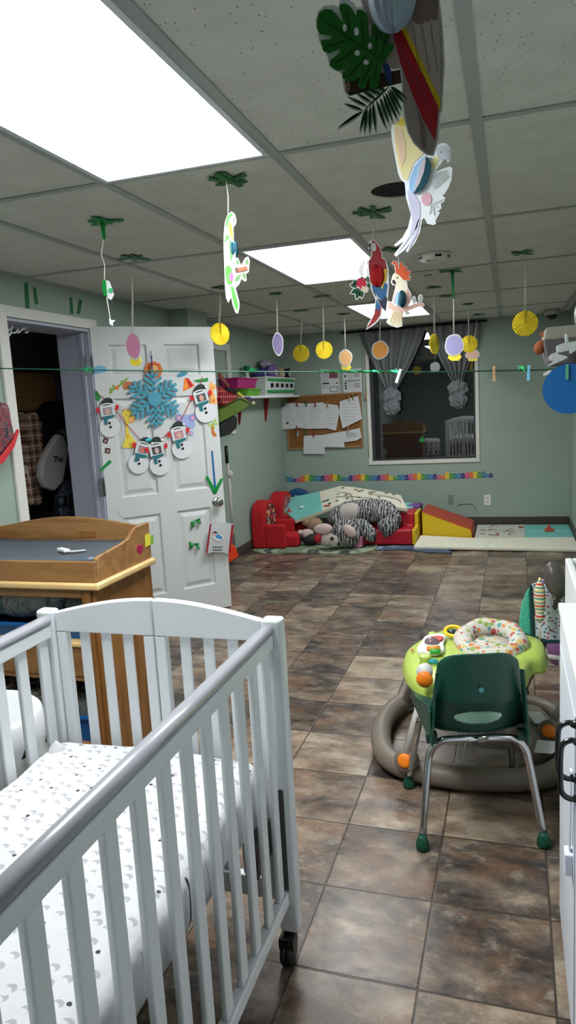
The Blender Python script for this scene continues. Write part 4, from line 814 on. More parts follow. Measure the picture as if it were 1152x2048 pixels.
# red macaw
c = cz((748, 421)); ctape(c, .24, 'green tape on the ceiling above the red macaw', GREENT2, 4, 0, 34)
Q = zoomed(640, 460, .13889); PR = Plane(c, (0, -1, 0))
t = thing('macaw_cutout', 'red, yellow and blue paper macaw with a flower spray, in front of the far lights', 'paper bird', tuple(PR.p((755, 570))), 'hanging paper parrots')
mL = [(745, 150), (790, 160), (850, 240), (885, 330), (890, 400), (940, 430), (980, 560), (985, 800), (965, 1010), (945, 1185), (900, 1130), (880, 1230), (820, 1320), (760, 1370), (660, 1432), (700, 1350), (780, 1220), (805, 1000), (740, 850), (705, 560), (700, 450), (745, 380), (745, 310), (700, 260), (700, 190)]
sheet('card', PR, Q(outset(mL, 8)), WP, t, 0, .0015)
RP = mat('macaw_red', (150, 22, 28), .6); BPm = mat('macaw_blue', (36, 98, 150), .6); NV = mat('macaw_navy', (26, 38, 66), .6); YP = mat('macaw_yellow', (204, 166, 40), .6)
sheet('body', PR, Q([(745, 152), (790, 162), (850, 242), (885, 330), (888, 402), (940, 435), (965, 560), (900, 600), (890, 780), (800, 800), (730, 760), (705, 560), (702, 455), (748, 380), (750, 310)]), RP, t, .0012)
sheet('yellow_wing', PR, Q([(920, 560), (975, 570), (960, 720), (930, 760), (900, 860), (880, 830), (900, 720)]), YP, t, .0020)
sheet('blue_feathers', PR, Q([(740, 780), (830, 810), (880, 800), (950, 760), (975, 800), (950, 960), (890, 1020), (830, 960), (780, 880)]), BPm, t, .0016)
sheet('navy_feathers', PR, [Q([(950, 940), (968, 1000), (945, 1170), (880, 1100), (820, 980), (890, 1020)]), Q([(742, 800), (800, 920), (815, 980), (770, 900)])], NV, t, .0022)
sheet('tail', PR, Q([(815, 1000), (880, 1110), (870, 1220), (810, 1310), (740, 1370), (665, 1422), (720, 1340), (790, 1200)]), RP, t, .0012)
sheet('tail_blue', PR, Q([(812, 1000), (870, 1100), (850, 1170), (800, 1130)]), BPm, t, .0020)
sheet('face_patch', PR, Q(sm([(740, 200), (790, 190), (808, 240), (800, 300), (760, 305), (735, 260)], 3)), mat('macaw_face', (196, 196, 196), .6), t, .0020)
sheet('beak', PR, [Q([(700, 195), (740, 190), (738, 240), (715, 270), (695, 235)]), Q([(712, 268), (745, 270), (742, 305), (722, 302)])], mat('beak_dark', (52, 46, 44), .5), t, .0024)
sheet('eye', PR, Q(circ(780, 222, 8, 10)), YP, t, .0028)
hc('honeycomb_belly', PR, Q([(820, 660)])[0], 13.2, 20.5, mat('red_tissue', (170, 16, 24), .7), t, .008, .8)
mb = MB(); FR = mat('grey_frond_print', (78, 92, 82), .7)
PR.poly(mb, Q(lens((655, 420), (640, 720), 5)), -.001)
for k in range(12):
    f = k/11; b0 = (655-15*f, 440+260*f)
    for s in (-1, 1): PR.poly(mb, Q(lens((b0[0], b0[1]+40), (b0[0]+s*(30+100*sin(PI*min(1, f*.8+.1))), b0[1]-10), 9)), -.001-k*.00005-s*.00002)
obj('palm_frond', mb, FR, t)
kk = 0
fc_ = MB()
for a, b in (((530, 800), (415, 788)), ((560, 850), (424, 920)), ((560, 870), (517, 1012)), ((590, 870), (600, 998)), ((540, 780), (468, 718)), ((690, 830), (748, 742))): kk += 1; PR.poly(fc_, Q(lens(a, b, 46)), -.0031+kk*.00004, .001)
PR.poly(fc_, Q(circ(595, 765, 84, 24)), -.0026, .001); PR.poly(fc_, Q(circ(640, 850, 58, 20)), -.0025, .001)
obj('flower_card', fc_, WP, t)
sheet('leaf', PR, [Q(lens(a, b, 34)) for a, b in (((530, 800), (432, 790)), ((560, 850), (440, 915)), ((560, 870), (520, 995)), ((590, 870), (600, 980)), ((540, 780), (478, 728)), ((690, 830), (740, 750)))], mat('dark_leaf_print', (22, 76, 44), .7), t, -.001)
sheet('flower', PR, Q([(595+70*cos(a)*(1+.12*sin(5*a)), 765+74*sin(a)*(1+.12*sin(5*a))) for a in [2*PI*k/40 for k in range(40)]]), mat('hibiscus_print', (204, 40, 70), .7), t, .0006)
sheet('small_flower', PR, Q([(635+42*cos(a)*(1+.3*sin(5*a)), 850+42*sin(a)*(1+.3*sin(5*a))) for a in [2*PI*k/40 for k in range(40)]]), mat('cream_flower_print', (226, 206, 180), .7), t, .0016)
string(t, V((c.x, c.y, H-.006)), PR.p(Q([(755, 155)])[0]))
# cockatoo
c = cz((793, 495)); ctape(c, .2, 'green tape on the ceiling above the cockatoo, partly behind the pale tail', GREENT2, 3, 0, 35)
Q = zoomed(760, 480, .17361); PC = Plane(c, (0, -1, 0))
t = thing('cockatoo_cutout', 'cream paper cockatoo with an orange crest and blue belly on a branch', 'paper bird', tuple(PC.p((800, 590))), 'hanging paper parrots')
crest = [(150, 245), (185, 250), (205, 290), (215, 340), (228, 260), (258, 262), (255, 310), (280, 290), (285, 320), (320, 305), (300, 350), (352, 362), (335, 400), (320, 420), (352, 432), (345, 458), (270, 462), (235, 420), (180, 380), (178, 320), (165, 280), (138, 270)]
cb = [(180, 375), (235, 415), (270, 455), (305, 480), (320, 560), (355, 620), (352, 700), (310, 780), (262, 830), (250, 900), (255, 990), (200, 1005), (120, 980), (78, 945), (110, 880), (150, 790), (145, 700), (180, 560), (185, 520), (150, 515), (132, 490), (140, 450), (155, 400)]
br = [(90, 700), (130, 715), (145, 760), (310, 770), (430, 725), (490, 720), (515, 745), (500, 770), (440, 765), (330, 810), (250, 830), (130, 800), (92, 780)]
sheet('card', PC, [Q(outset(crest, 7)), Q(outset(cb, 7)), Q(outset(br, 5)), Q(circ(392, 690, 26, 14, 46)), Q(circ(466, 675, 30, 14, 50)), Q(circ(312, 840, 32, 12, 24))], WP, t, 0, .0015)
sheet('crest', PC, Q(crest), mat('crest_orange', (220, 92, 46), .6), t, .0012); sheet('body', PC, Q(cb), mat('cockatoo_cream', (232, 226, 200), .6), t, .0012)
sheet('wing', PC, [Q([(150, 700), (180, 590), (190, 600), (165, 760)]), Q([(310, 560), (345, 620), (348, 700), (300, 780), (310, 660)])], mat('wing_blush_print', (222, 176, 168), .6), t, .0020)
sheet('branch', PC, Q(br), mat('pink_branch_print', (222, 180, 166), .6), t, .0026); sheet('leaf', PC, [Q(circ(392, 692, 17, 12, 36)), Q(circ(466, 675, 20, 12, 40)), Q(circ(312, 840, 24, 12, 16)), Q(circ(110, 740, 18, 12, 30))], mat('grey_leaf_print', (178, 186, 176), .6), t, .0018)
sheet('beak', PC, Q(sm([(140, 485), (155, 455), (180, 480), (182, 515), (160, 510)], 3)), BLACK, t, .0022); sheet('eye', PC, Q(circ(198, 437, 13, 12)), mat('eye_olive', (140, 136, 96), .6), t, .0022)
sheet('tail_lines', PC, [Q(lens((170+k*17, 800), (110+k*26, 985), 4)) for k in range(6)], mat('tail_tan_print', (196, 150, 90), .6), t, .0020)
sheet('blue_side', PC, Q([(245, 585), (205, 600), (172, 660), (170, 720), (208, 768), (210, 690)]), mat('light_blue_tissue'), t, .006, .005)
hc('dark_belly', PC, Q([(255, 678)])[0], 7.8, 16, mat('dark_teal_tissue'), t, .006, 1.0)
string(t, V((c.x, c.y, H-.006)), PC.p(Q([(222, 330)])[0]))

# smoke alarm, dome camera
c = onZ((868, 508), H); t = thing('smoke_alarm', 'round white smoke alarm on the ceiling above the window end', 'smoke alarm', (c.x, c.y, H))
obj('housing', MB().lathe([(.088, 0), (.088, -.012), (.080, -.030), (.055, -.042), (.05, -.043)], (c.x, c.y, H), seg=32), mat('alarm_ivory', (206, 206, 200), .4), t, smooth=True)
obj('sounder_grille', MB().box((c.x-.035, c.y-.055, H-.0425), (c.x+.02, c.y-.005, H-.036)), BLACK, t)
for a in (-2.6, -1.2, -.2, .9, 2.2): obj('vent_slot', MB().box((-.018, -.003, -.006), (.018, .003, .006), Matrix.Rotation(a+PI/2, 3, 'Z'), V((c.x+.083*cos(a), c.y+.083*sin(a), H-.022))), BLACK, t)
c = onY((1104, 626), 7.7); t = thing('dome_camera', 'small white dome camera with a dark eye at the ceiling in the far right corner', 'security camera', (c.x, 7.7, H))
obj('mount', MB().lathe([(.075, 0), (.075, -.05), (.068, -.055)], (c.x, 7.7, H), seg=24), mat('camera_white', (180, 180, 172), .4), t, smooth=True); obj('dome', MB().ell((c.x, 7.7, H-.055), (.052, .052, .045)), BLACK, t, smooth=True)

# ------------------------------------------------------------------ green garland line with clips
LY = 2.3; LP = Plane((0, LY, 0), (0, -1, 0))
a = LP.p((0, 737)); b = LP.p((1152, 739)); s = (b-a)/(b.x-a.x)
LPp = [(0, 737), (170, 740), (430, 743), (640, 744), (870, 744), (960, 742), (1080, 740), (1152, 735)]
P = [LP.p(p) for p in LPp]; P = [V((LW+.002, LY, P[0].z+.0))]+P+[V((RW-.002, LY, P[-1].z+.02))]
line = single('garland_line', 'thin dark green garland wire strung across the room in front of the door', 'garland', MB().tube(P, .0026, 6), mat('green_wire', (10, 58, 38), .5), smooth=True)
TIN = mat('green_tinsel', (20, 170, 96), .2, metal=.6)
def tinsel(x0, x1, lab, n, droop=.012, y0=744):
    mb = MB(); rnd = random.Random(int(x0)); 
    for k in range(n):
        x = x0+(x1-x0)*k/max(1, n-1); q = LP.p((x, y0), .002); d = V((rnd.uniform(-1, 1)*.02, -.006-rnd.random()*.004, rnd.uniform(-1, .7)*droop)); mb.prism([q-d, q+V((.002, 0, .002)), q+d], (0, -.0008, .0006))
    return single('tinsel_strand', lab, 'tinsel', mb, TIN, 'tinsel wound on the garland line')
tinsel(165, 185, 'green tinsel tuft on the line at the left edge of the door', 10, .02, 740); tinsel(640, 765, 'long bright green tinsel strand on the line above the leaflets', 40, .007, 743); tinsel(780, 796, 'green tinsel tuft beside a white peg in front of the left curtain', 12, .012); tinsel(500, 512, 'green tinsel tuft on the line in front of the wall shelf', 8, .02, 741)
tinsel(1040, 1052, 'green tinsel tuft on the line left of the light blue peg', 10, .02, 737)
for px, m, lab, tl in (((797, 752), WHITE, 'white clothespin on the garland line in front of the left curtain', .35), ((988, 748), WOODP, 'wooden clothespin on the garland line left of the blue peg', 0), ((1057, 746), mat('light_blue_peg', (110, 180, 210), .5), 'light blue clothespin on the garland line', .05), ((1134, 744), mat('mint_peg', (80, 150, 120), .5), 'mint green clothespin holding the blue disc', 0)):
    q = LP.p(px, .004); peg(q, .008, .045, .011, m, lab, 'pegs on the garland line', tl)
q = LP.p((1133, 778), .0); single('blue_disc', 'round flat blue disc pegged on the garland line at the right', 'disc', MB().lathe([(.074, 0), (.074, .003), (.0, .0031)], q+V((.006, 0, 0)), (0, -1, 0), 48), mat('blue_card', (4, 84, 146), .6))
# ------------------------------------------------------------------ green tape on wall above the doorway
WPn = Plane((LW, 0, 0), (1, 0, 0)); Z3 = zoomed(0, 400, .34722)
for L, w in (([(140, 478), (158, 475), (170, 640), (148, 640)], 'first and longest'), ([(190, 503), (203, 503), (220, 600), (200, 602)], 'second'), ([(400, 560), (412, 560), (422, 655), (405, 657)], 'third'), ([(455, 575), (472, 575), (460, 655), (442, 657)], 'fourth, leaning')):
    tape(Z3(L), w+' green tape strip from the left, above the doorway trim', GREENT2, WPn, off=.003, grp='tape strips above the doorway')

# ------------------------------------------------------------------ items in and beside the doorway
def puffy(name, pts, plane_fn, ext, m, parent, bev=.03, seg=3):
    o = obj(name, MB().prism([plane_fn(p) for p in pts], ext), m, parent, bevel=bev, bseg=seg); return o
def coat(pts, x, th, m, lab, extra=None):
    f = lambda p: onX(p, x); q = f(pts[0]); t = thing('hanging_coat', lab, 'coat', tuple(q), 'coats hanging in the store room'); puffy('coat_body', pts, f, (-th, 0, 0), m, t, .02)
    if extra: extra(t, x)
coat([(32, 830), (48, 822), (60, 850), (62, 950), (64, 1070), (42, 1070), (36, 950)], -3.42, .10, PL_TAN, 'tan and black checked coat seen as a narrow strip at the left of the doorway')
coat([(58, 832), (74, 822), (86, 845), (90, 950), (86, 1010), (62, 1010), (56, 900)], -3.32, .10, PL_TAN, 'checked coat with pink fringe, second in the doorway')
coat([(86, 835), (108, 802), (140, 800), (150, 1080), (84, 1080), (88, 900)], -3.50, .12, mat('black_cloth', (24, 20, 24), .9), 'black coat with dark red collar behind the grey shirt')
def th_(t, x):
    PX = Plane((x, 0, 0), (1, 0, 0)); Zt = zoomed(0, 700, .20833)
    sheet('printed_letters', PX, [Zt(L) for L in ([(515, 1020), (562, 1020), (560, 1034), (545, 1034), (535, 1075), (523, 1075), (532, 1034), (512, 1034)], [(568, 1030), (580, 1030), (574, 1048), (590, 1050), (594, 1035), (606, 1038), (592, 1082), (580, 1082), (586, 1062), (570, 1060), (564, 1080), (553, 1078)])], BLACK, t, .002, .001, label='black letters T H')
    sheet('printed_lines', PX, Zt([(525, 978), (600, 990), (598, 998), (523, 986)]), INK, t, .002, .001)
coat([(118, 868), (128, 870), (140, 900), (128, 965), (112, 982), (94, 975), (84, 955), (86, 925), (98, 900)], -3.10, .06, mat('grey_knit', (180, 174, 174), .9), 'grey shirt printed with the letters TH hanging in the doorway', th_)
coat([(128, 860), (150, 850), (160, 1080), (116, 1080), (126, 985), (138, 930)], -3.18, .08, M('camo_coat'), 'blue-grey camouflage jacket at the right of the doorway')
q = onX((30, 662), -2.68); t = thing('foil_decoration', 'crumpled shiny foil strips hanging at the top of the doorway', 'decoration', tuple(q)); mb = MB(); rnd = random.Random(5)
for k in range(9):
    p = onX((12+k*5, 660+rnd.uniform(-6, 10)), -2.68); d = V((.01, rnd.uniform(.01, .03), rnd.uniform(.005, .03))); mb.prism([p-d, p+V((0, .012, -.008)), p+d], (.003, 0, .001))
obj('foil', mb, mat('foil', (235, 238, 242), .2, metal=.4), t)
obj('hanging_thread', MB().tube([onX((32, 662), -2.68), V((-2.68, onX((32, 662), -2.68).y, DZ-.02))], .001, 5), STR, t)
# backpack at far left
t = thing('backpack', 'red, blue and black printed backpack hanging at the left edge of the picture', 'backpack', tuple(onX((10, 930), -2.36)))
f = lambda p: onX(p, -2.40)
puffy('bag_body', [(-30, 800), (22, 805), (28, 845), (34, 870), (26, 900), (2, 938), (-30, 945)], f, (-.10, 0, 0), M('bag_print'), t, .03)
puffy('red_piping', [(-28, 940), (4, 926), (26, 894), (36, 862), (32, 858), (20, 884), (0, 910), (-28, 924)], f, (.012, 0, 0), mat('red_piping_cloth', (196, 44, 50), .5), t, .005)
puffy('front_pocket', [(-30, 850), (10, 852), (22, 870), (-5, 905), (-30, 915)], f, (.03, 0, 0), M('bag_print'), t, .012)
obj('hanging_loop', MB().tube([f((0, 812)), f((-12, 790)), V((LW, f((-20, 780)).y, f((-20, 780)).z))], .006, 6), BLACK, t)

# ------------------------------------------------------------------ left wall shelf and what it carries
sy0, sy1, sxr, sz = 6.05, 7.95, LW+.24, 1.53
t = thing('wall_shelf', 'white wall shelf with red brackets on the left wall near the corner', 'shelf', (LW, 7.0, sz))
obj('board', MB().box((LW, sy0, sz), (sxr, sy1, sz+.02)), WHITE, t, bevel=.003)
for y in (6.55, 7.35): obj('bracket', MB().prism([V((LW+.001, y, sz)), V((LW+.06, y, sz)), V((LW+.014, y, sz-.25)), V((LW+.001, y, sz-.25))], (0, .018, 0)), mat('dark_red_bracket', (140, 30, 34), .5), t)
def tub(x0, x1, y0, y1, z0, z1, m, lab, name='storage_tub', taper=.02, slots=False, grp=None):
    t = thing(name, lab, 'storage tub', ((x0+x1)/2, (y0+y1)/2, z0), grp); w = .006; mb = MB()
    o0 = [V((x0+taper, y0+taper, z0)), V((x1-taper, y0+taper, z0)), V((x1-taper, y1-taper, z0)), V((x0+taper, y1-taper, z0))]; o1 = [V((x0, y0, z1)), V((x1, y0, z1)), V((x1, y1, z1)), V((x0, y1, z1))]
    i1 = [V((x0+w, y0+w, z1)), V((x1-w, y0+w, z1)), V((x1-w, y1-w, z1)), V((x0+w, y1-w, z1))]; i0 = [p+V((0, 0, w)) for p in o0]
    mb.add(o0+o1+i1+i0, [(3, 2, 1, 0)]+[(k, (k+1) % 4, 4+(k+1) % 4, 4+k) for k in range(4)]+[(4+k, 4+(k+1) % 4, 8+(k+1) % 4, 8+k) for k in range(4)]+[(8+k, 8+(k+1) % 4, 12+(k+1) % 4, 12+k) for k in range(4)]+[(12, 13, 14, 15)])
    obj('tub', mb, m, t)
    mb = MB(); e = .008
    for (a, b) in (((x0-e, y0-e), (x1+e, y0)), ((x0-e, y1), (x1+e, y1+e)), ((x0-e, y0), (x0, y1)), ((x1, y0), (x1+e, y1))): mb.box((a[0], a[1], z1-.012), (b[0], b[1], z1))
    obj('rim', mb, m, t)
    return t
S1 = sz+.0205
tub(LW+.02, LW+.22, 6.28, 6.66, S1, S1+.07, mat('lime_tub', (96, 164, 40), .4), 'low lime green tub under the pink tub on the wall shelf')
tub(LW+.02, LW+.20, 6.10, 6.62, S1+.072, S1+.17, mat('magenta_tub', (170, 30, 110), .4), 'magenta pink tub stacked on the lime green tub')
t = tub(LW+.03, LW+.235, 6.78, 7.80, S1, S1+.19, mat('white_basket', (206, 210, 208), .5), 'white and green striped basket full of toys at the end of the wall shelf', 'toy_basket')
mb = MB()
for z in (.03, .145): mb.box((LW+.224, 6.84, S1+z), (LW+.2375, 7.76, S1+z+.026))
obj('green_band', mb, mat('basket_green', (30, 140, 70), .5), t)
mb = MB()
for k in range(5): mb.box((LW+.222, 6.95+k*.17, S1+.085), (LW+.2365, 7.02+k*.17, S1+.125))
obj('cutout_slots', mb, DARK, t)
random.seed(3)
toys = [((LW+.10, 7.02, S1+.215), (.07, .14, .06), mat('navy_toy', (40, 50, 110), .6), 'navy blue soft toy lying on the left in the shelf basket'), ((LW+.14, 7.28, S1+.24), (.06, .13, .08), mat('violet_toy', (120, 96, 150), .6), 'violet cloth toy heaped in the middle of the shelf basket'), ((LW+.15, 7.50, S1+.225), (.05, .08, .065), mat('tan_toy', (176, 146, 104), .7), 'tan soft toy in the shelf basket beside the penguin-like one'), ((LW+.18, 7.66, S1+.23), (.04, .06, .055), BLACK, 'small black and white soft toy at the right end of the shelf basket'), ((LW+.07, 7.30, S1+.33), (.04, .16, .05), mat('lilac_grey_cloth', (150, 144, 164), .8), 'lilac grey cloth on top of the toys in the shelf basket')]
for c_, r_, m_, lab in toys:
    t = thing('soft_toy', lab, 'toy', (c_[0], c_[1], c_[2]-r_[2]), 'toys in the shelf basket'); obj('body', MB().ell(c_, r_, None, 18, 12, lambda p, q: 1+.12*sin(3*p)+.08*sin(5*q)), m_, t, smooth=True); obj('ear', MB().ell(V(c_)+V((.02, r_[1]*.5, r_[2]*.9)), (.015, .02, .022)), m_, t, smooth=True); obj('patch', MB().ell(V(c_)+V((r_[0]*.72, 0, 0)), (.02, r_[1]*.4, r_[2]*.45)), mat('pale_plush', (200, 196, 188), .8), t, smooth=True)
t = thing('spray_bottle', 'white and green spray bottle between the tubs and the toy basket', 'bottle', (LW+.06, 6.715, S1)); obj('bottle', MB().lathe([(.04, 0), (.042, .02), (.042, .15), (.03, .19), (.018, .22), (.018, .25)], (LW+.06, 6.715, S1), seg=20), mat('bottle_white', (190, 196, 196), .4), t, smooth=True)
obj('trigger_head', MB().box((LW+.04, 6.67, S1+.25), (LW+.09, 6.76, S1+.30)).box((LW+.05, 6.64, S1+.20), (LW+.07, 6.66, S1+.27)), GREENT2, t, bevel=.008)
tub(LW+.02, LW+.05, 7.83, 7.90, S1, S1+.24, mat('dark_teal_box', (24, 74, 84), .5), 'thin dark teal folder standing at the end of the wall shelf', 'file_box', .002)
# bags on the left wall
def wallbag(L, x, th, m, lab, name='tote_bag', grp='bags hanging on the left wall', bev=.02, parts=()):
    f = lambda p: onX(p, x); q = f(L[0]); t = thing(name, lab, 'bag', tuple(q), grp); puffy('bag_body', L, f, (-th, 0, 0), m, t, bev)
    for nm, LL, mm, e in parts: puffy(nm, LL, f, (e, 0, 0), mm, t, .004)
    return t
Zs = zoomed(420, 720, .15625)
wallbag(Zs([(130, 640), (240, 590), (420, 490), (520, 520), (545, 560), (480, 620), (330, 710), (140, 810)]), -2.30, .12, mat('olive_cloth', (96, 120, 44), .85), 'olive green bag with a pale piped edge hanging under the red checked bag', parts=[('piping', Zs([(395, 495), (545, 575), (555, 540), (530, 515), (410, 480)]), mat('pale_piping', (200, 206, 150), .7), .02), ('purple_flap', Zs([(400, 480), (470, 470), (530, 520), (500, 545)]), mat('purple_print_cloth', (70, 56, 90), .7), .03)])
wallbag(Zs([(105, 330), (200, 350), (330, 420), (390, 470), (300, 530), (200, 590), (120, 500)]), -2.26, .08, PL_RED, 'red checked bag hanging on the left wall below the pink tub', parts=[('yellow_patch', Zs([(320, 430), (350, 410), (410, 460), (385, 480)]), mat('yellow_patch_cloth', (210, 196, 70), .7), .02), ('dark_strap', Zs([(180, 350), (260, 360), (340, 400), (320, 430), (200, 390)]), BLACK, .02)])
wallbag(Zs([(140, 820), (330, 700), (360, 740), (350, 880), (260, 960), (150, 990)]), -2.36, .08, mat('black_nylon', (24, 28, 26), .6), 'black nylon bag hanging lowest on the left wall beside the door')
single('shoulder_strap', 'reddish brown strap running up from the bags on the left wall', 'strap', MB().prism([onX(p, -2.27) for p in Zs([(100, 160), (120, 165), (235, 330), (215, 350), (100, 210)])], (.012, 0, 0)), mat('rust_strap', (136, 70, 54), .7))
# pole with an orange-red dustpan
t = thing('long_handled_dustpan', 'white pole standing behind the door with an orange-red pan at the floor', 'dustpan', (-2.46, 6.05, 0))
pa, pb = onX((453, 905), -2.42), onX((468, 1090), -2.42)
obj('pole', MB().tube([onX((455, 925), -2.42), pb], .014, 12), mat('pole_white', (190, 186, 184), .4), t, smooth=True)
obj('black_grip', MB().tube([pa+V((0, 0, .06)), onX((454, 926), -2.42)], .016, 10), BLACK, t, smooth=True)
obj('clamp_knob', MB().lathe([(.028, 0), (.032, .01), (.032, .03), (.02, .04)], onX((458, 947), -2.42), (.6, -.8, 0), 20), mat('knob_white', (200, 198, 196), .4), t, smooth=True)
P = [onX(p, -2.30) for p in ((462, 1092), (470, 1090), (479, 1113), (463, 1124), (455, 1125), (452, 1095))]
obj('pan', MB().prism([V((p.x, p.y, max(p.z, .005))) for p in P], (-.12, .03, 0)), mat('orange_red_plastic', (244, 66, 30), .4), t, bevel=.01)

# ------------------------------------------------------------------ soft play corner
single('play_rug', 'grey-green printed play rug on the floor under the red armchairs', 'rug', MB().prism(sm([V((-2.5, 6.58, .002)), V((-2.0, 6.52, .002)), V((-1.5, 6.48, .002)), V((-1.30, 6.62, .002)), V((-1.28, 6.95, .002)), V((-1.45, 7.75, .002)), V((-2.5, 7.78, .002))], 3), (0, 0, .008)), M('play_rug'))
single('floor_cloth', 'patched blue cloth on the floor in front of the red play steps', 'cloth', MB().prism([V((-1.26, 6.66, .001)), V((-1.0, 6.70, .001)), V((-.75, 6.58, .001)), V((-.52, 6.56, .001)), V((-.56, 6.68, .001)), V((-.90, 6.86, .001)), V((-1.25, 6.84, .001))], (0, 0, .012)), M('patched_blue_cloth'), bevel=.004)
def armchair(x0, y0, s, lab, panel, red=RED):
    t = thing('toddler_armchair', lab, 'armchair', (x0+.2*s, y0+.2*s, .012), 'foam toddler armchairs'); z = .0125
    def yz(a, b): return V((x0, y0+a*s, z+b*s))
    out = [(0, 0), (0, .32), (.03, .41), (.10, .46), (.20, .475), (.30, .46), (.37, .41), (.40, .32), (.40, 0)]
    obj('backrest', MB().prism([yz(a, b) for a, b in out], (.15*s, 0, 0)), red, t, bevel=.025, bseg=3)
    obj('printed_panel', MB().prism([V((x0+.151*s, y0+a*s, z+b*s)) for a, b in [(.05, .15), (.05, .33), (.10, .41), (.20, .435), (.30, .41), (.35, .33), (.35, .15)]], (.006, 0, 0)), panel, t)
    for a in (0, .32): obj('armrest', MB().box((x0+.14*s, y0+a*s, z), (x0+.36*s, y0+(a+.08)*s, z+.245*s)), red, t, bevel=.025, bseg=3)
    obj('seat', MB().box((x0+.15*s, y0+.081*s, z), (x0+.47*s, y0+.319*s, z+.13*s)), red, t, bevel=.03, bseg=3)
armchair(-2.53, 6.66, 1.0, 'red foam toddler armchair with a printed back, nearer of the two', PRINTC)
armchair(-2.50, 7.14, 1.05, 'red foam toddler armchair with a pink printed back, behind the first', PRINTP)
t = thing('toddler_armchair', 'blue foam toddler chair with a printed back standing in the far corner', 'armchair', (-2.3, 7.75, 0)); P = [(-2.52, .0), (-2.52, .36), (-2.47, .45), (-2.36, .49), (-2.25, .45), (-2.20, .36), (-2.20, 0)]
obj('backrest', MB().prism([V((a, 7.72, b)) for a, b in P], (0, .14, 0)), mat('blue_foam', (28, 80, 130), .8), t, bevel=.03, bseg=3)
obj('printed_panel', MB().prism([V((a*.72-2.36*.28, 7.715, b*.85)) for a, b in P[1:6]]+[], (0, -.006, 0)), PRINTB, t)
# folding play mats propped up as a tent
def matstrip(name, front, back, yf, yb, m, t, th=.03):
    F = [onY(p, yf) for p in front]; Bk = [onY(p, yb) for p in back]; mb = MB(); n = len(F); vs = F+Bk+[p-V((0, 0, th)) for p in F]+[p-V((0, 0, th)) for p in Bk]
    fs = [(i, i+1, n+i+1, n+i) for i in range(n-1)]; mi = len(fs)
    mb.add(vs, fs); mb.cur = 1
    o = len(mb.v)-4*n
    side = [(i, 2*n+i, 2*n+i+1, i+1) for i in range(n-1)]+[(n+i, n+i+1, 3*n+i+1, 3*n+i) for i in range(n-1)]+[(2*n+i, 3*n+i, 3*n+i+1, 2*n+i+1) for i in range(n-1)]+[(0, n, 3*n, 2*n), (n-1, 3*n-1, 4*n-1, 2*n-1)]
    mb.f += [list(f) for f in side]; mb.mi += [1]*len(side)
    return obj(name, mb, [m, MATE], t)
t = thing('folding_play_mat', 'folding play mat propped up like a tent, teal end and cream road-print end', 'play mat', (-1.9, 7.2, .3))
matstrip('teal_panel', [(591, 1041), (645, 1021)], [(550, 1001), (639, 983)], 6.98, 7.5, TEAL, t); matstrip('cream_panel', [(645, 1021), (678, 1009), (714, 1007), (753, 1009), (815, 1017)], [(639, 983), (680, 972), (707, 974), (750, 981), (801, 990)], 6.98, 7.5, mat('cream_mat', (222, 218, 196), .5), t)
Qm = zoomed(620, 940, .20833)
def matpt(px):   # a point on the upper surface of the cream panel
    xs = [(645, 639, 1021, 983), (678, 680, 1009, 972), (714, 707, 1007, 974), (753, 750, 1009, 981), (815, 801, 1017, 990)]
    best = None
    for yy in [6.98+.52*k/40 for k in range(41)]:
        f = (yy-6.98)/.52; q = onY(px, yy); pts = []
        for a, b, c0, d0 in xs: pts.append(onY((a, c0), 6.98).lerp(onY((b, d0), 7.5), f))
        for i in range(4):
            if pts[i].x <= q.x <= pts[i+1].x:
                zz = pts[i].z+(pts[i+1].z-pts[i].z)*(q.x-pts[i].x)/(pts[i+1].x-pts[i].x); e = abs(zz-q.z)
                if best is None or e < best[0]: best = (e, V((q.x, q.y, zz+.004)))
    return best[1] if best else onY(px, 7.2)
ROAD = mat('road_print', (150, 146, 134), .6)
for L in ([(260, 240), (300, 218), (370, 222), (400, 250), (400, 300), (330, 310)], [(250, 262), (330, 255), (460, 262), (590, 270), (600, 295), (500, 300), (410, 295)], [(560, 210), (640, 208), (560, 225), (640, 245), (760, 262), (850, 290), (870, 320)]):
    obj('road_line', MB().tube([matpt(p) for p in Qm(smo(L, 2))], .009, 6, flat=.25), ROAD, t)
mb = MB(); RB = random.Random(2)
for (a, b, m_) in ((135, 300, 0), (170, 290, 0), (150, 345, 1), (180, 340, 1), (190, 320, 0)): mb.cur = m_; mb.ell(matpt(Qm([(a, b)])[0]), (.022, .03, .003), None, 8, 6)
obj('printed_blocks', mb, [mat('teal_print', (40, 120, 120), .6), mat('coral_print', (200, 80, 60), .6)], t)
mb = MB()
for (a, b) in ((315, 172), (345, 240), (360, 275), (260, 298), (440, 190), (470, 205), (500, 197), (730, 225), (800, 235), (470, 262), (660, 260)): mb.ell(matpt(Qm([(a, b)])[0]), (.02, .02, .003), None, 8, 6)
obj('printed_cars', mb, mat('print_brown', (96, 80, 70), .6), t)
q = onY((603, 1015), 7.12); obj('white_dot', MB().ell(onY((603, 1014), 7.22), (.025, .03, .012)), WHITE, t, smooth=True)
t = thing('folding_play_mat', 'second play mat with teal corner lying under the propped mat', 'play mat', (-1.2, 7.3, .25))
matstrip('teal_corner', [(770, 1018), (826, 1028)], [(770, 1000), (826, 1006)], 7.2, 7.6, TEAL, t, .025)
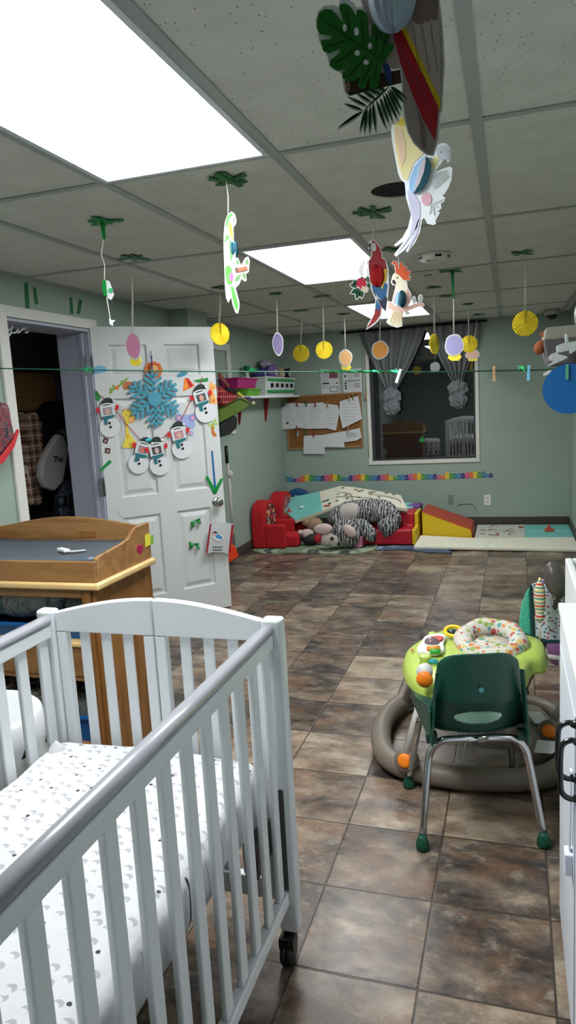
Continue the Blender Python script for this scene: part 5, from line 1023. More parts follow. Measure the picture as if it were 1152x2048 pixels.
# soft play steps and wedge
t = thing('play_steps', 'red vinyl soft play steps with a yellow end on the floor', 'soft play block', (-1.15, 7.0, .001))
x0, x1 = -1.50, -.93; prof = [(6.86, .014), (6.86, .17), (7.08, .17), (7.08, .30), (7.40, .30), (7.40, .014)]
obj('steps', MB().prism([V((x0, y, z)) for y, z in prof], (x1-x0, 0, 0)), REDV, t, bevel=.02, bseg=3); obj('yellow_end', MB().prism([V((x1+.001, y, z)) for y, z in prof], (.04, 0, 0)), YELV, t, bevel=.012)
single('purple_block', 'purple vinyl block behind the red play steps', 'soft play block', MB().box((-1.30, 7.46, .0), (-.91, 7.68, .32)), PURP, bevel=.02, bseg=3)
single('pink_block', 'small dusty pink foam piece beside the striped plush head', 'soft play block', MB().box((-1.53, 6.72, .012), (-1.40, 6.84, .12)), mat('dusty_pink', (180, 110, 140), .6), bevel=.015)
t = thing('play_wedge', 'soft play ramp wedge, yellow side and rust-red slope', 'soft play block', (-.6, 7.4, 0))
W = [V((-.87, 7.20, .075)), V((-.87, 7.20, .30)), V((-.39, 7.20, .13)), V((-.37, 7.20, .045))]
W = [V((-.865, 7.2, .001)), V((-.865, 7.2, .30)), V((-.375, 7.2, .12)), V((-.36, 7.2, .001))]
obj('wedge_body', MB().prism(W, (0, .5, 0)), ORNV, t, bevel=.01); obj('yellow_side', MB().prism([V((-.862, 7.197, .004)), V((-.862, 7.197, .287)), V((-.385, 7.197, .105)), V((-.37, 7.197, .004))], (0, -.006, 0)), YELV, t)
t = thing('floor_mat', 'long cream speckled play mat lying in front, along the right wall end', 'play mat', (-.15, 6.9, 0))
obj('mat', MB().prism([V((-.89, 6.68, .015)), V((.585, 6.66, .001)), V((.585, 7.22, .001)), V((-.40, 7.17, .001)), V((-.88, 7.16, .03))], (0, 0, .028)), MATCR, t, bevel=.006)
t = thing('floor_mat', 'play mat with teal half and town print lying at the foot of the back wall', 'play mat', (.05, 7.6, 0))
obj('town_half', MB().box((-.35, 7.24, .001), (.14, 7.92, .026)), mat('pale_grey_mat', (206, 204, 192), .5), t, bevel=.004); obj('teal_half', MB().box((.141, 7.24, .001), (.585, 7.92, .026)), TEAL, t, bevel=.004)
mb = MB(); rnd = random.Random(4)
for k in range(26): x, y = rnd.uniform(-.32, .10), rnd.uniform(7.28, 7.85); mb.cur = rnd.choice([0, 0, 0, 1]); mb.box((x, y, .026), (x+rnd.uniform(.02, .05), y+rnd.uniform(.03, .07), .0275))
mb.cur = 0; mb.box((-.34, 7.55, .026), (.13, 7.56, .0275)); mb.box((-.15, 7.26, .026), (-.145, 7.9, .0275)); obj('town_print', mb, [ROAD, mat('red_house_print', (180, 70, 60), .6)], t)
mb = MB(); mb.box((.15, 7.54, .026), (.57, 7.57, .0275)); obj('stripe_print', mb, mat('pale_teal_print', (170, 220, 214), .6), t)
single('toy_boat', 'tiny red and white toy on the teal mat near the right wall', 'toy', MB().box((.33, 7.5, .0275), (.42, 7.58, .05)).ell((.37, 7.54, .06), (.02, .02, .03)), mat('coral_print'), bevel=.008)
# striped plush pillow
pb_ = thing('striped_plush', 'grey striped plush animal pillow with a red nose lying across the mats', 'plush toy', tuple(onY((715, 1090), 6.75)))
def yb(px, y): return onY(px, y)
path = [yb((672, 1052), 6.98), yb((684, 1030), 7.02), yb((712, 1024), 7.05), yb((742, 1022), 7.03), yb((768, 1024), 6.99), yb((781, 1042), 6.94), yb((772, 1055), 6.88), yb((762, 1062), 6.84)]
PP = smo([tuple(p) for p in path], 5); n = len(PP); rr = [.07+.055*sin(PI*min(1, .15+k/n*.9))**.7 for k in range(n)]; rr[0] = .03; rr[-1] = .035; rr[-2] = .07; rr[-3] = .085
obj('curved_body', MB().tube(PP, rr, 20), M('striped_plush'), pb_, smooth=True)
obj('pale_back', MB().ell(yb((697, 1027), 6.98), (.15, .08, .105), Matrix.Rotation(-.35, 3, 'Y'), 24, 16), mat('pale_plush_fur', (188, 180, 172), .95, bump=.4, bscale=80), pb_, smooth=True)
a = yb((722, 1050), 6.90); b = yb((742, 1070), 6.80); obj('front_leg', MB().tube(smo([tuple(yb((700, 1044), 6.95)), tuple(a), tuple(b), tuple(yb((750, 1074), 6.78))], 4), [.05]*4+[.072]*5+[.068, .06, .045, .02], 16), M('striped_plush'), pb_, smooth=True)
hd = yb((692, 1074), 6.70); hd.z = max(hd.z, .165)
obj('head', MB().ell(hd, (.145, .11, .15), Matrix.Rotation(-.3, 3, 'Y'), 28, 18), M('striped_plush'), pb_, smooth=True)
obj('muzzle', MB().ell(yb((655, 1079), 6.64), (.09, .07, .07), Matrix.Rotation(.15, 3, 'Y'), 20, 14), mat('pale_plush_fur'), pb_, smooth=True)
obj('nose', MB().ell(yb((636, 1077), 6.59), (.042, .035, .046), None, 18, 12), mat('red_nose', (170, 30, 44), .7), pb_, smooth=True)
obj('ear', MB().ell(yb((646, 1058), 6.60), (.095, .035, .055), Matrix.Rotation(-.1, 3, 'Y'), 20, 12), mat('pink_plush', (206, 184, 180), .9), pb_, smooth=True)
obj('ear', MB().ell(yb((699, 1062), 6.57), (.075, .03, .05), Matrix.Rotation(.75, 3, 'Y'), 20, 12), mat('pink_plush'), pb_, smooth=True)
obj('eye', MB().ell(yb((664, 1077), 6.555), (.016, .012, .018)), BLACK, pb_, smooth=True)
obj('eye_patch', MB().ell(yb((667, 1081), 6.585), (.05, .02, .055), None, 16, 10), mat('pale_plush_fur'), pb_, smooth=True)
for px, y, r, m_, lab in (((628, 1049), 6.95, (.09, .07, .07), mat('tabby_plush', (150, 124, 98), .9), 'brown patterned soft toy tucked under the tent mat'), ((614, 1068), 6.86, (.07, .06, .05), mat('pale_pink_toy', (196, 170, 164), .8), 'pale pink soft toy between the armchair and the striped plush'), ((622, 1082), 6.86, (.10, .08, .06), mat('black_toy', (40, 42, 44), .8), 'black soft toy on the rug beside the armchair')):
    q = onY(px, y); q.z = max(q.z, r[2]*1.1+.012); t = thing('soft_toy', lab, 'toy', (q.x, q.y, q.z-r[2]), 'soft toys on the rug'); obj('body', MB().ell(q, r, None, 18, 12, lambda p, s: 1+.08*sin(3*p)), m_, t, smooth=True); obj('head', MB().ell(q+V((-r[0]*.9, -.02, r[2]*.4)), (r[0]*.45, r[1]*.5, r[2]*.55)), m_, t, smooth=True)
q = onZ((603, 1087), .02); single('crumpled_tissue', 'crumpled white tissue on the rug in front of the red armchair', 'tissue', MB().ell((q.x, q.y, .035), (.035, .025, .022), None, 14, 8, lambda p, s: 1+.25*sin(5*p+3*s)), PAPER)
q = onY((572, 1027), 7.02); single('small_figure', 'small reddish toy figure lying on the arm of the second armchair', 'toy', MB().ell((q.x, 7.19, .30), (.03, .02, .02)).ell((q.x-.02, 7.19, .325), (.014, .014, .03)), mat('coral_toy', (190, 84, 70), .6), smooth=True)

# ------------------------------------------------------------------ changing table
cx0, cx1, cy0, cy1 = -2.36, -1.55, 2.33, 2.78
t = thing('changing_table', 'oak changing table with raised rounded sides standing behind the crib', 'changing table', (-1.95, 2.55, 0))
obj('side_panel', MB().box((cx1-.02, cy0, 0), (cx1, cy1, .785)), WOODZ, t, bevel=.003); obj('side_panel', MB().box((cx0, cy0, 0), (cx0+.02, cy1, .785)), WOODZ, t, bevel=.003)
obj('front_post', MB().box((cx1-.06, cy0-.012, 0), (cx1-.021, cy0+.01, .785)), WOODZ, t, bevel=.003); obj('back_panel', MB().box((cx0+.02, cy1-.012, .05), (cx1-.02, cy1, .785)), WOODD, t)
obj('moulding', MB().box((cx0-.025, cy0-.025, .785), (cx1+.03, cy1+.0, .812)), WOODL, t, bevel=.008, bseg=3); obj('front_rail', MB().box((cx0+.02, cy0-.01, .75), (cx1-.061, cy0+.02, .784)), WOODX, t, bevel=.003)
obj('tray_front', MB().box((cx0, cy0-.005, .8125), (cx1+.01, cy0+.015, .897)), WOODX, t, bevel=.005)
def side(x):
    P = [V((x, cy0+.016, .8125)), V((x, cy0+.016, .905)), V((x, cy0+.04, .912)), V((x, cy0+.20, .925)), V((x, cy0+.27, .935)), V((x, cy0+.30, .958)), V((x, cy0+.33, .972)), V((x, cy1, .975)), V((x, cy1, .8125))]
    return MB().prism(P, (.018, 0, 0))
obj('tray_side', side(cx1-.008), WOODX, t, bevel=.004); obj('tray_side', side(cx0), WOODX, t, bevel=.004)
mid = (cx0+cx1)/2; P = [V((cx0+.019, cy1-.018, .8125)), V((cx0+.019, cy1-.018, .958))]+[V((mid+(cx1-.01-mid)*s_, cy1-.018, .958+.045*cos(s_*PI/2)**1.2)) for s_ in [-.85+1.7*k/14 for k in range(15)]]+[V((cx1-.009, cy1-.018, .958)), V((cx1-.009, cy1-.018, .8125))]
obj('tray_back', MB().prism(P, (0, .018, 0)), WOODX, t, bevel=.004)
obj('logo_plate', MB().box((mid+.04, cy1-.0195, .905), (mid+.15, cy1-.0181, .935)), WOODZ, t, bevel=.002, label='faint embossed rectangle')
for z in (.40, .10): obj('shelf_board', MB().box((cx0+.021, cy0, z), (cx1-.021, cy1-.013, z+.02)), WOODX, t, bevel=.003)
obj('drawer_front', MB().box((cx0+.021, cy0-.004, .42), (cx1-.061, cy0+.012, .545)), WOODX, t, bevel=.004)
obj('shelf_edge', MB().box((cx0+.021, cy0-.010, .546), (cx1-.061, cy0+.3, .564)), WOODL, t, bevel=.004)
obj('drawer_knob', MB().ell((-1.78, cy0-.02, .48), (.022, .02, .02)), mat('knob_wood', (190, 130, 84), .5), t, smooth=True)
mb = MB(); mb.grid(lambda u, v: V((cx0+.03+(cx1-cx0-.05)*u, cy0+.03+(cy1-cy0-.06)*v, .852+.028*(abs(2*v-1)**3)+.010*(abs(2*u-1)**6))), 20, 12); mb.add([(cx0+.03, cy0+.03, .814), (cx1-.02, cy0+.03, .814), (cx1-.02, cy1-.03, .814), (cx0+.03, cy1-.03, .814)], [(3, 2, 1, 0)])
o = single('changing_pad', 'slate grey vinyl changing pad lying in the changing table tray', 'changing pad', mb, mat('slate_vinyl', (84, 96, 106), .35), smooth=True); s_ = o.modifiers.new('s', 'SOLIDIFY'); s_.thickness = .02; s_.offset = -1
t = thing('safety_strap', 'white plastic buckle with a short strap lying on the grey changing pad', 'strap', (-1.87, 2.52, .865))
q = onZ((127, 1103), .88); obj('buckle', MB().box((-.035, -.014, 0), (.035, .014, .014), Matrix.Rotation(-.5, 3, 'Z'), q), WHITE, t, bevel=.004); obj('strap', MB().tube([q+V((.03, -.01, .004)), q+V((.06, .0, .002)), q+V((.09, .03, .001))], .011, 8, flat=.25), mat('strap_white', (190, 192, 190), .7), t)
q = onZ((116, 1122), .875); single('pad_tab', 'small white tab at the front edge of the changing pad', 'tab', MB().ell(q, (.016, .01, .008)), WHITE, smooth=True)
SP = Plane((cx1+.010, 0, 0), (1, 0, 0)); Z4 = zoomed(0, 1000, .28646)
t = thing('heart_sticker', 'dark pink heart sticker on the side of the changing table tray', 'sticker', tuple(SP.p((279, 1097)))); sheet('heart', SP, Z4(sm([(972, 378), (955, 350), (958, 318), (972, 315), (978, 325), (988, 310), (996, 325), (990, 355)], 3)), mat('metallic_pink', (176, 40, 84), .25, metal=.3), t, .003, .003)
t = thing('paper_leaf', 'yellow paper scrap with a green tip stuck on the changing table side', 'sticker', tuple(SP.p((297, 1080)))); sheet('yellow_part', SP, Z4([(1008, 250), (1030, 232), (1052, 250), (1050, 310), (1012, 330)]), mat('lemon_paper', (214, 208, 60), .7), t, .003); sheet('green_part', SP, Z4([(1045, 255), (1064, 240), (1066, 300), (1048, 312)]), LEAFG, t, .005)
# contents of the changing table
o = tub(-2.30, -1.66, 2.36, 2.72, .565, .625, mat('blue_basket', (20, 92, 160), .45), 'blue plastic basket on the upper shelf of the changing table', 'plastic_basket', .012)
single('nappy_bag', 'rumpled printed plastic nappy pack filling the upper shelf of the changing table', 'nappy pack', MB().soft((-2.28, 2.40, .628), (-1.80, 2.70, .745), .055, 12, .03, 3), M('nappy_bag_plastic'), smooth=True)
single('clear_bag', 'grey see-through bag beside the nappy pack on the changing table shelf', 'bag', MB().soft((-1.79, 2.42, .628), (-1.67, 2.68, .74), .06, 10, .03, 8), mat('grey_film', (110, 120, 122), .3), smooth=True)
tub(-2.25, -1.60, 2.36, 2.72, .121, .235, mat('blue_basket'), 'blue plastic basket on the bottom shelf of the changing table', 'plastic_basket', .012)
single('wipes_pack', 'teal and white wipes pack in the bottom shelf basket', 'wipes pack', MB().soft((-1.84, 2.42, .14), (-1.64, 2.60, .29), .03, 8, .015, 4), M('nappy_bag_plastic'), smooth=True)
single('folded_clothes', 'dark folded clothes in the left of the bottom shelf basket', 'clothes', MB().soft((-2.2, 2.42, .14), (-1.87, 2.68, .32), .05, 8, .03, 5), M('mixed_toys_cloth'), smooth=True)
single('green_label', 'small green label strip on the light edge of the changing table shelf', 'label', MB().box((-1.83, cy0-.0125, .55), (-1.75, cy0-.0105, .562)), GREENT)

# ------------------------------------------------------------------ crib
kx0, kx1, ky0, ky1 = -1.235, -.533, .22, 1.60
t = thing('crib', 'white wooden slatted crib with an arched end and grey-capped rails', 'crib', ((kx0+kx1)/2, .9, 0))
def endpanel(y0, y1):
    pw = .053
    for a in (kx0, kx1-pw): obj('corner_post', MB().box((a, y0-.008, .095), (a+pw, y1+.008, .945)), CRIB, t, bevel=.010, bseg=3)
    mid = (kx0+kx1)/2
    for x0, x1 in ((kx0+pw+.003, mid-.002), (mid+.002, kx1-pw-.003)):
        sw = .030
        ztop = lambda x: .938+.045*cos(min(1, abs(x-mid)/(.30))*PI/2)**1.0
        P = [V((x0+(x1-x0)*k/16, y0, ztop(x0+(x1-x0)*k/16))) for k in range(17)]+[V((x1, y0, .885)), V((x0, y0, .885))]
        obj('arched_panel', MB().prism(P, (0, y1-y0, 0)), CRIB, t, bevel=.005, bseg=2)
        obj('stile', MB().box((x0, y0, .24), (x0+sw, y1, .8845)), CRIB, t, bevel=.004); obj('stile', MB().box((x1-sw, y0, .24), (x1, y1, .8845)), CRIB, t, bevel=.004)
        obj('bottom_rail', MB().box((x0, y0, .18), (x1, y1, .2395)), CRIB, t, bevel=.004)
        a = x0+sw; w = x1-x0-2*sw; g_ = (w-3*.030)/4
        for k in range(3): xs = a+g_+(g_+.030)*k; obj('slat', MB().box((xs, y0+.008, .2397), (xs+.030, y1-.008, .8847)), CRIB, t, bevel=.004)
endpanel(1.568, 1.592); endpanel(ky0+.008, ky0+.032)
for xc in (-.568, -1.20):
    obj('side_board', MB().box((xc-.014, ky0+.04, .872), (xc+.014, 1.559, .908)), CRIB, t, bevel=.004)
    mb = MB(); mb.tube([V((xc, ky0+.042, .918)), V((xc, 1.557, .918))], .0175, 16, flat=.85); obj('rail_cap', mb, RAILM, t, smooth=True, label='glossy grey rail cap')
    obj('bottom_rail', MB().box((xc-.014, ky0+.04, .18), (xc+.014, 1.559, .216)), CRIB, t, bevel=.004)
    for k in range(15):
        yy = 1.53-.0885*k
        if yy > ky0+.06: obj('slat', MB().box((xc-.007, yy-.018, .2162), (xc+.007, yy+.018, .8718)), CRIB, t, bevel=.004)
obj('mattress_support', MB().box((kx0+.12, ky0+.05, .425), (kx1-.15, 1.50, .440)), mat('support_grey', (120, 118, 116), .5), t)
obj('guide_rod', MB().box((-.569, 1.5575, .22), (-.553, 1.5595, .50)), mat('rod_grey', (70, 68, 66), .4), t); obj('support_bracket', MB().box((-.62, 1.44, .33), (-.588, 1.55, .425)), mat('rod_grey'), t)
for a, b in ((kx0+.035, ky1-.02), (kx1-.035, ky1-.02), (kx0+.035, ky0+.02), (kx1-.035, ky0+.02)):
    c = obj('caster', MB().lathe([(.029, -.016), (.034, -.011), (.034, -.003), (.026, -.001), (.026, .001), (.034, .003), (.034, .011), (.029, .016)], (a, b-.012, .0345), (1, 0, 0), 24), BLACK, t, smooth=True)
    obj('fork', MB().box((a-.020, b-.034, .052), (a+.020, b+.014, .085)).box((a-.012, b-.012, .085), (a+.012, b+.01, .0945)), BLACK, c, bevel=.004)
mb = MB(); mb.soft((-1.190, ky0+.06, .4405), (-.590, 1.552, .600), .05, 30, .016, 2, 8)
m_ = thing('crib_mattress', 'crib mattress in a white fitted sheet with grey moons and dark stars', 'mattress', (-.89, .9, .4405))
obj('fitted_sheet', mb, M('crib_sheet'), m_, smooth=True)
q = onZ((113, 1497), .60); obj('sheet_corner', MB().lathe([(.03, -.02), (.018, .004), (.005, .018), (.001, .022)], q, (0, 0, 1), 12), M('crib_sheet'), m_, smooth=True)
# hamper between crib and wall
t = thing('fabric_hamper', 'white fabric hamper printed with dark leaf shapes, outside the left crib rail', 'hamper', (-1.5, 1.75, 0))
mb = MB(); mb.lathe([(.17, 0), (.19, .05), (.20, .3), (.195, .52), (.185, .585), (.17, .60), (.16, .58)], (-1.53, 1.62, 0), seg=32, sc=(1.0, 1.0)); mb.cur = 1
for a in [k*.52-.2 for k in range(12)]:
    for dz, w, h_ in ((.33, .02, .05), (.30, .014, .07), (.50, .020, .03), (.41, .016, .03)):
        da = a+(.12 if dz == .30 else 0); p = V((-1.53+.2015*cos(da), 1.62+.2015*sin(da), dz)); tt = V((-sin(da), cos(da), 0)); mb.prism([p-tt*w, p+tt*w, p+tt*w*.5+V((0, 0, h_)), p-tt*w*.3+V((0, 0, h_*.8))], V((cos(da), sin(da), 0))*.002)
hb = obj('bag_body', mb, [mat('white_cloth', (186, 188, 190), .9, bump=.6, bscale=7), mat('print_green_black', (40, 52, 48), .9)], t, smooth=True); mb = MB(); mb.lathe([(.173, .0), (.194, .05), (.2035, .28), (.2035, .29)], (-1.53, 1.62, 0), seg=32); obj('grey_base', mb, mat('grey_cloth', (120, 124, 130), .9), t, smooth=True)

# ------------------------------------------------------------------ toddler chair
A0 = V((-.283, 2.125, 0)); A1 = V((.093, 2.222, 0)); CXv = (A1-A0).normalized(); CYv = V((-CXv.y, CXv.x, 0)); WD = (A1-A0).length; CO = (A0+A1)/2
def ch(x, y, z): return CO+CXv*x+CYv*y+V((0, 0, z))
t = thing('school_chair', 'dark green plastic toddler chair with chrome legs, its back to the viewer', 'chair', tuple(ch(0, .18, 0)))
hw = WD/2; DP_ = .375
def frame(y0, y1, zt, inset, nm):
    P = [ch(-hw, y0, .03), ch(-hw+.03, y1-(y1-y0)*.12, zt-.09), ch(-hw+.045, y1, zt-.035), ch(-hw+.075, y1, zt-.006), ch(-hw+.12, y1, zt), ch(hw-.12, y1, zt), ch(hw-.075, y1, zt-.006), ch(hw-.045, y1, zt-.035), ch(hw-.03, y1-(y1-y0)*.12, zt-.09), ch(hw, y0, .03)]
    return smo([tuple(p) for p in P], 4)
for y0, y1 in ((0, .06), (DP_, .30)):
    P = frame(y0, y1, .348, .05, ''); n = len(P); k = n//2
    for seg_, sgn in ((P[:k+1], -1), (P[k:], 1)):
        o = obj('leg', MB().tube(seg_, .0125, 14), CHROME, t, smooth=True)
        obj('rubber_foot', MB().lathe([(.017, 0), (.022, .006), (.022, .022), (.016, .038), (.0135, .05)], ch(sgn*hw, y0, .0), (0, 0, 1), 18), CHG2, o, smooth=True)
# shell: seat + back as one moulded sheet
def shell(u, v):   # v: 0 seat front -> 1 back top ; u: -1..1
    x = u; 
    if v < .5:
        s = v/.5; y = .37-.30*s; z = .382-.015*sin(s*PI)-.012*s+.03*abs(u)**4*(1-s*.2) - .03*(1-s)**4; w = .166-.008*s
    else:
        s = (v-.5)/.5; y = .07-.055*min(1, s*2.2)-.02*s; z = .368+.292*s**1.05; w = .158-.036*s
        y += .05*abs(u)**2.6*(1-.25*s); z -= .03*abs(u)**5*(s**6)
        if s > .9: w -= .012*((s-.9)/.1)**2
    return ch(x*w, y, z)
mb = MB(); mb.grid(lambda a, b: shell(2*a-1, b), 64, 150)
# lower-back handle hole rim: lighter seat seen through an oval opening
o_mesh = mb
c_h = ch(0, 0, .40)
keep = []
for f, mi_ in zip(mb.f, mb.mi):
    c = sum((mb.v[i] for i in f), V())/len(f); lx = (c-CO).dot(CXv); ly = (c-CO).dot(CYv)
    if (lx/.078)**2+((c.z-.432)/.030)**2 < 1 and ly < .075: continue
    keep.append(f)
mb.f = keep; mb.mi = [0]*len(keep)
sh = obj('seat_shell', mb, CHG, t, smooth=True, merge=True); s_ = sh.modifiers.new('s', 'SOLIDIFY'); s_.thickness = .006; s_.offset = 0
for s in (-1, 1):
    mb = MB(); mb.prism([ch(s*.125, .012, .66-.06), ch(s*.133, .004, .60), ch(s*.146, .006, .41), ch(s*.150, .01, .35), ch(s*.152, .08, .345), ch(s*.150, .09, .38), ch(s*.146, .06, .44)], CXv*s*.005); obj('side_rib', mb, CHG, t)
    obj('side_flange', MB().prism([ch(s*.168, .35, .350), ch(s*.170, .37, .392), ch(s*.168, .24, .418), ch(s*.156, .07, .470), ch(s*.150, .03, .46), ch(s*.150, .02, .350), ch(s*.162, .28, .345)], CXv*s*.006), CHG, t, bevel=.003)
for s in (-.165, .13): obj('tube_bracket', MB().box((s, -.012, -.01), (s+.035, .02, .02), Matrix(((CXv.x, CYv.x, 0), (CXv.y, CYv.y, 0), (0, 0, 1))), ch(0, .06, .352)), CHG, t)
obj('round_sticker', MB().lathe([(.008, 0), (.008, .002)], ch(.0, -.0125, .545), -CYv, 16), mat('pale_teal_sticker', (70, 140, 140), .5), t, label='small pale teal dot on the back')

# ------------------------------------------------------------------ baby activity walker
wk = thing('activity_walker', 'baby activity walker, lime green toy tray on a taupe oval base', 'baby walker', (-.16, 2.9, 0))
bc = V((-.165, 2.885, 0))
ring = [(-.345, -.20), (-.25, -.34), (0, -.385), (.25, -.33), (.36, -.18), (.385, .05), (.33, .27), (.12, .34), (-.12, .36), (-.30, .28), (-.375, .05)]
RP_ = sm([(bc.x+a, bc.y+b, .052) for a, b in ring], 5)
obj('base_ring', MB().tube(RP_, .042, 14, closed=True, flat=1), TAUPE, wk, smooth=True)
mb = MB(); mb.prism([V((.02, 2.62, .025)), V((.15, 2.72, .025)), V((.19, 2.95, .025)), V((.12, 3.16, .025)), V((-.02, 3.2, .025)), V((.05, 3.0, .025)), V((.06, 2.8, .025))], (0, 0, .045)); obj('base_deck', mb, TAUPE, wk, bevel=.012, bseg=3)
mb = MB(); mb.prism([V(p) for p in ((-.46, 2.60, .012), (-.30, 2.52, .012), (-.10, 2.50, .012), (.06, 2.54, .012), (.12, 2.66, .012), (.03, 2.66, .012), (-.12, 2.61, .012), (-.30, 2.62, .012), (-.42, 2.70, .012))], (0, 0, .04)); obj('front_deck', mb, TAUPE, wk, bevel=.012, bseg=3)
for L, nm in (([(1075, 1480), (1110, 1483), (1112, 1500), (1105, 1508), (1068, 1505)], 0), ([(1052, 1422), (1080, 1424), (1095, 1440), (1092, 1448), (1070, 1447)], 0)):
    obj('white_label', MB().prism([onZ(p, .0765+.02) for p in L], (0, 0, .001)), PAPER, wk)
for px in ((1099, 1462), (811, 1521)):
    q = onZ(px, .11); q.z = .11
    obj('hub', MB().lathe([(.045, -.03), (.045, .0), (.04, .008)], q, V((-.2, -1, .35)), 24), TAUPE, wk, smooth=True); obj('orange_cap', MB().lathe([(.027, 0), (.027, .006), (.018, .010)], q+V((-.2, -1, .35)).normalized()*.008, V((-.2, -1, .35)), 24), ORANGE, wk, smooth=True)
Zw = zoomed(740, 1120, .35764)
for a, b in (((811, 1515), (850, 1372)),):
    q0_ = onZ(a, .12); q1_ = onZ(b, .365)
    obj('leg_strut', MB().tube([q0_, q1_], .016, 12), mat('strut_grey', (176, 172, 166), .4), wk, smooth=True)
q = onZ((1090, 1300), .36)
obj('leg_strut', MB().tube([onZ((1103, 1445), .10), V((.215, 2.93, .22)), V((.19, 2.98, .36)), V((.10, 2.95, .375))], .014, 12), mat('strut_grey'), wk, smooth=True)
obj('leg_strut', MB().tube([V((-.47, 3.1, .08)), V((-.38, 3.02, .36))], .016, 12), mat('strut_grey'), wk, smooth=True)
# tray
tray = [(808, 1318), (818, 1345), (850, 1368), (900, 1384), (960, 1392), (1010, 1382), (1048, 1352), (1062, 1325), (1088, 1318), (1090, 1290), (1075, 1278), (1045, 1270), (990, 1258), (930, 1255), (875, 1264), (830, 1285), (812, 1300)]
TO = [onZ(p, .40) for p in tray]; TO = [V(p) for p in sm([tuple(p) for p in TO], 3)]; hole = onZ((982, 1296), .40); hr = .118
n = len(TO); mb = MB(); cen = sum(TO, V())/n
inner = [hole+V((hr*cos(a), hr*sin(a), 0)) for a in [math.atan2((p-hole).y, (p-hole).x) for p in TO]]
lv = [([hole.lerp(p, .0) for p in TO], 0)]
def ringp(f, z): return [inner[k].lerp(TO[k], f)+V((0, 0, z)) for k in range(n)]
R_ = [ringp(0, -.03), ringp(0, .012), ringp(.08, .018), ringp(.5, .02), ringp(.88, .010), ringp(.98, -.006), ringp(1.0, -.022), [p.lerp(cen, -.03)+V((0, 0, -.045)) for p in TO], [p.lerp(cen, -.025)+V((0, 0, -.052)) for p in TO], ringp(.85, -.040), ringp(0, -.03)]
vs = [p for r in R_ for p in r]; mb.add(vs, [(j*n+k, j*n+(k+1) % n, (j+1)*n+(k+1) % n, (j+1)*n+k) for j in range(len(R_)-1) for k in range(n)])
obj('toy_tray', mb, LIME, wk, smooth=True)
# padded seat ring
SR = [(hole.x+.112*cos(a), hole.y+.125*sin(a), .428+.022*sin(a)) for a in [2*PI*k/28 for k in range(28)]]
mb = MB(); mb.tube([(x, y, z) for x, y, z in SR], [.040+.004*sin(5*k) for k in range(28)], 14, closed=True); obj('padded_seat_ring', mb, FRUIT, wk, smooth=True)
mb = MB(); mb.lathe([(.10, .03), (.095, -.02), (.085, -.10), (.05, -.15), (.01, -.16)], hole+V((0, 0, .0)), (0, 0, 1), 28); sx_ = obj('fabric_seat', mb, FRUIT, wk, smooth=True)
obj('hanging_strap', MB().tube([onY((932, 1452), 2.74), onY((932, 1480), 2.73), onY((922, 1530), 2.66)], .009, 8, flat=.25), WHITE, wk)
# toys fixed to the tray
def zp(px, z): return onZ(px, z)
q = zp((868, 1290), .425)
P = sm([tuple(zp(p, .424)) for p in Zw([(265, 500), (290, 470), (310, 440), (380, 425), (425, 440), (410, 480), (415, 520), (360, 540), (300, 530), (270, 528)])], 2)
a_ = obj('white_activity_plate', MB().prism([V(p) for p in P], (0, 0, .014)), WHITE, wk, bevel=.004)
obj('clear_dome', MB().ell(zp(Zw([(345, 458)])[0], .443), (.030, .024, .020)), mat('smoky_dome', (120, 100, 104), .15), wk, smooth=True)
obj('red_arc', MB().prism([zp(p, .441) for p in Zw([(340, 435), (380, 430), (412, 434), (400, 452), (380, 458)])], (0, 0, .006)), mat('red_plastic', (200, 56, 44), .4), wk)
obj('striped_roller', MB().tube([zp(p, .446) for p in Zw([(318, 497), (392, 495)])], .012, 12), mat('orange_stripe', (232, 150, 60), .4), wk, smooth=True); obj('green_roller', MB().tube([zp(p, .446) for p in Zw([(335, 512), (395, 512)])], .010, 12), mat('grass_plastic', (60, 170, 70), .4), wk, smooth=True)
obj('teal_screw', MB().tube([zp(p, .430) for p in Zw([(308, 562), (340, 566), (378, 570)])], [.006, .010, .010], 10), mat('teal_plastic', (40, 150, 160), .4), wk, smooth=True)
q = zp((850, 1352), .395); o = obj('lime_knob', MB().lathe([(.022, 0), (.024, .02), (.018, .03), (.024, .04), (.024, .05), (.014, .05)], zp(Zw([(310, 600)])[0], .40), (0, 0, 1), 20), LIME, wk, smooth=True)
q = onY((850, 1352), 2.50); obj('white_cup', MB().lathe([(.026, 0), (.030, .04)], q+V((0, .03, .012)), V((0, -1, .2)), 24), mat('cup_white', (206, 204, 200), .4), wk, smooth=True); obj('orange_ball', MB().ell(q+V((0, -.014, -.008)), (.031, .018, .031)), ORANGE, wk, smooth=True)
c0 = zp(Zw([(465, 400)])[0], .45); A_ = [c0+V((.034*cos(a), .022*sin(a), .014*sin(a)+.002)) for a in [2*PI*k/20 for k in range(20)]]
obj('yellow_ring_toy', MB().tube(A_, .008, 10, closed=True), mat('yellow_plastic', (240, 206, 40), .4), wk, smooth=True); obj('dark_mirror', MB().ell(c0+V((0, 0, .0)), (.026, .018, .010)), mat('dark_mirror', (40, 60, 60), .15), wk, smooth=True)
obj('orange_handle', MB().tube([zp(p, .455) for p in Zw([(500, 402), (540, 380)])], [.008, .012], 10), ORANGE, wk, smooth=True); obj('lime_button', MB().ell(zp(Zw([(350, 418)])[0], .43), (.02, .016, .014)), LIME, wk, smooth=True); obj('red_dot', MB().ell(zp(Zw([(235, 503)])[0], .422), (.008, .008, .004)), mat('coral_plastic', (220, 110, 90), .4), wk, smooth=True)
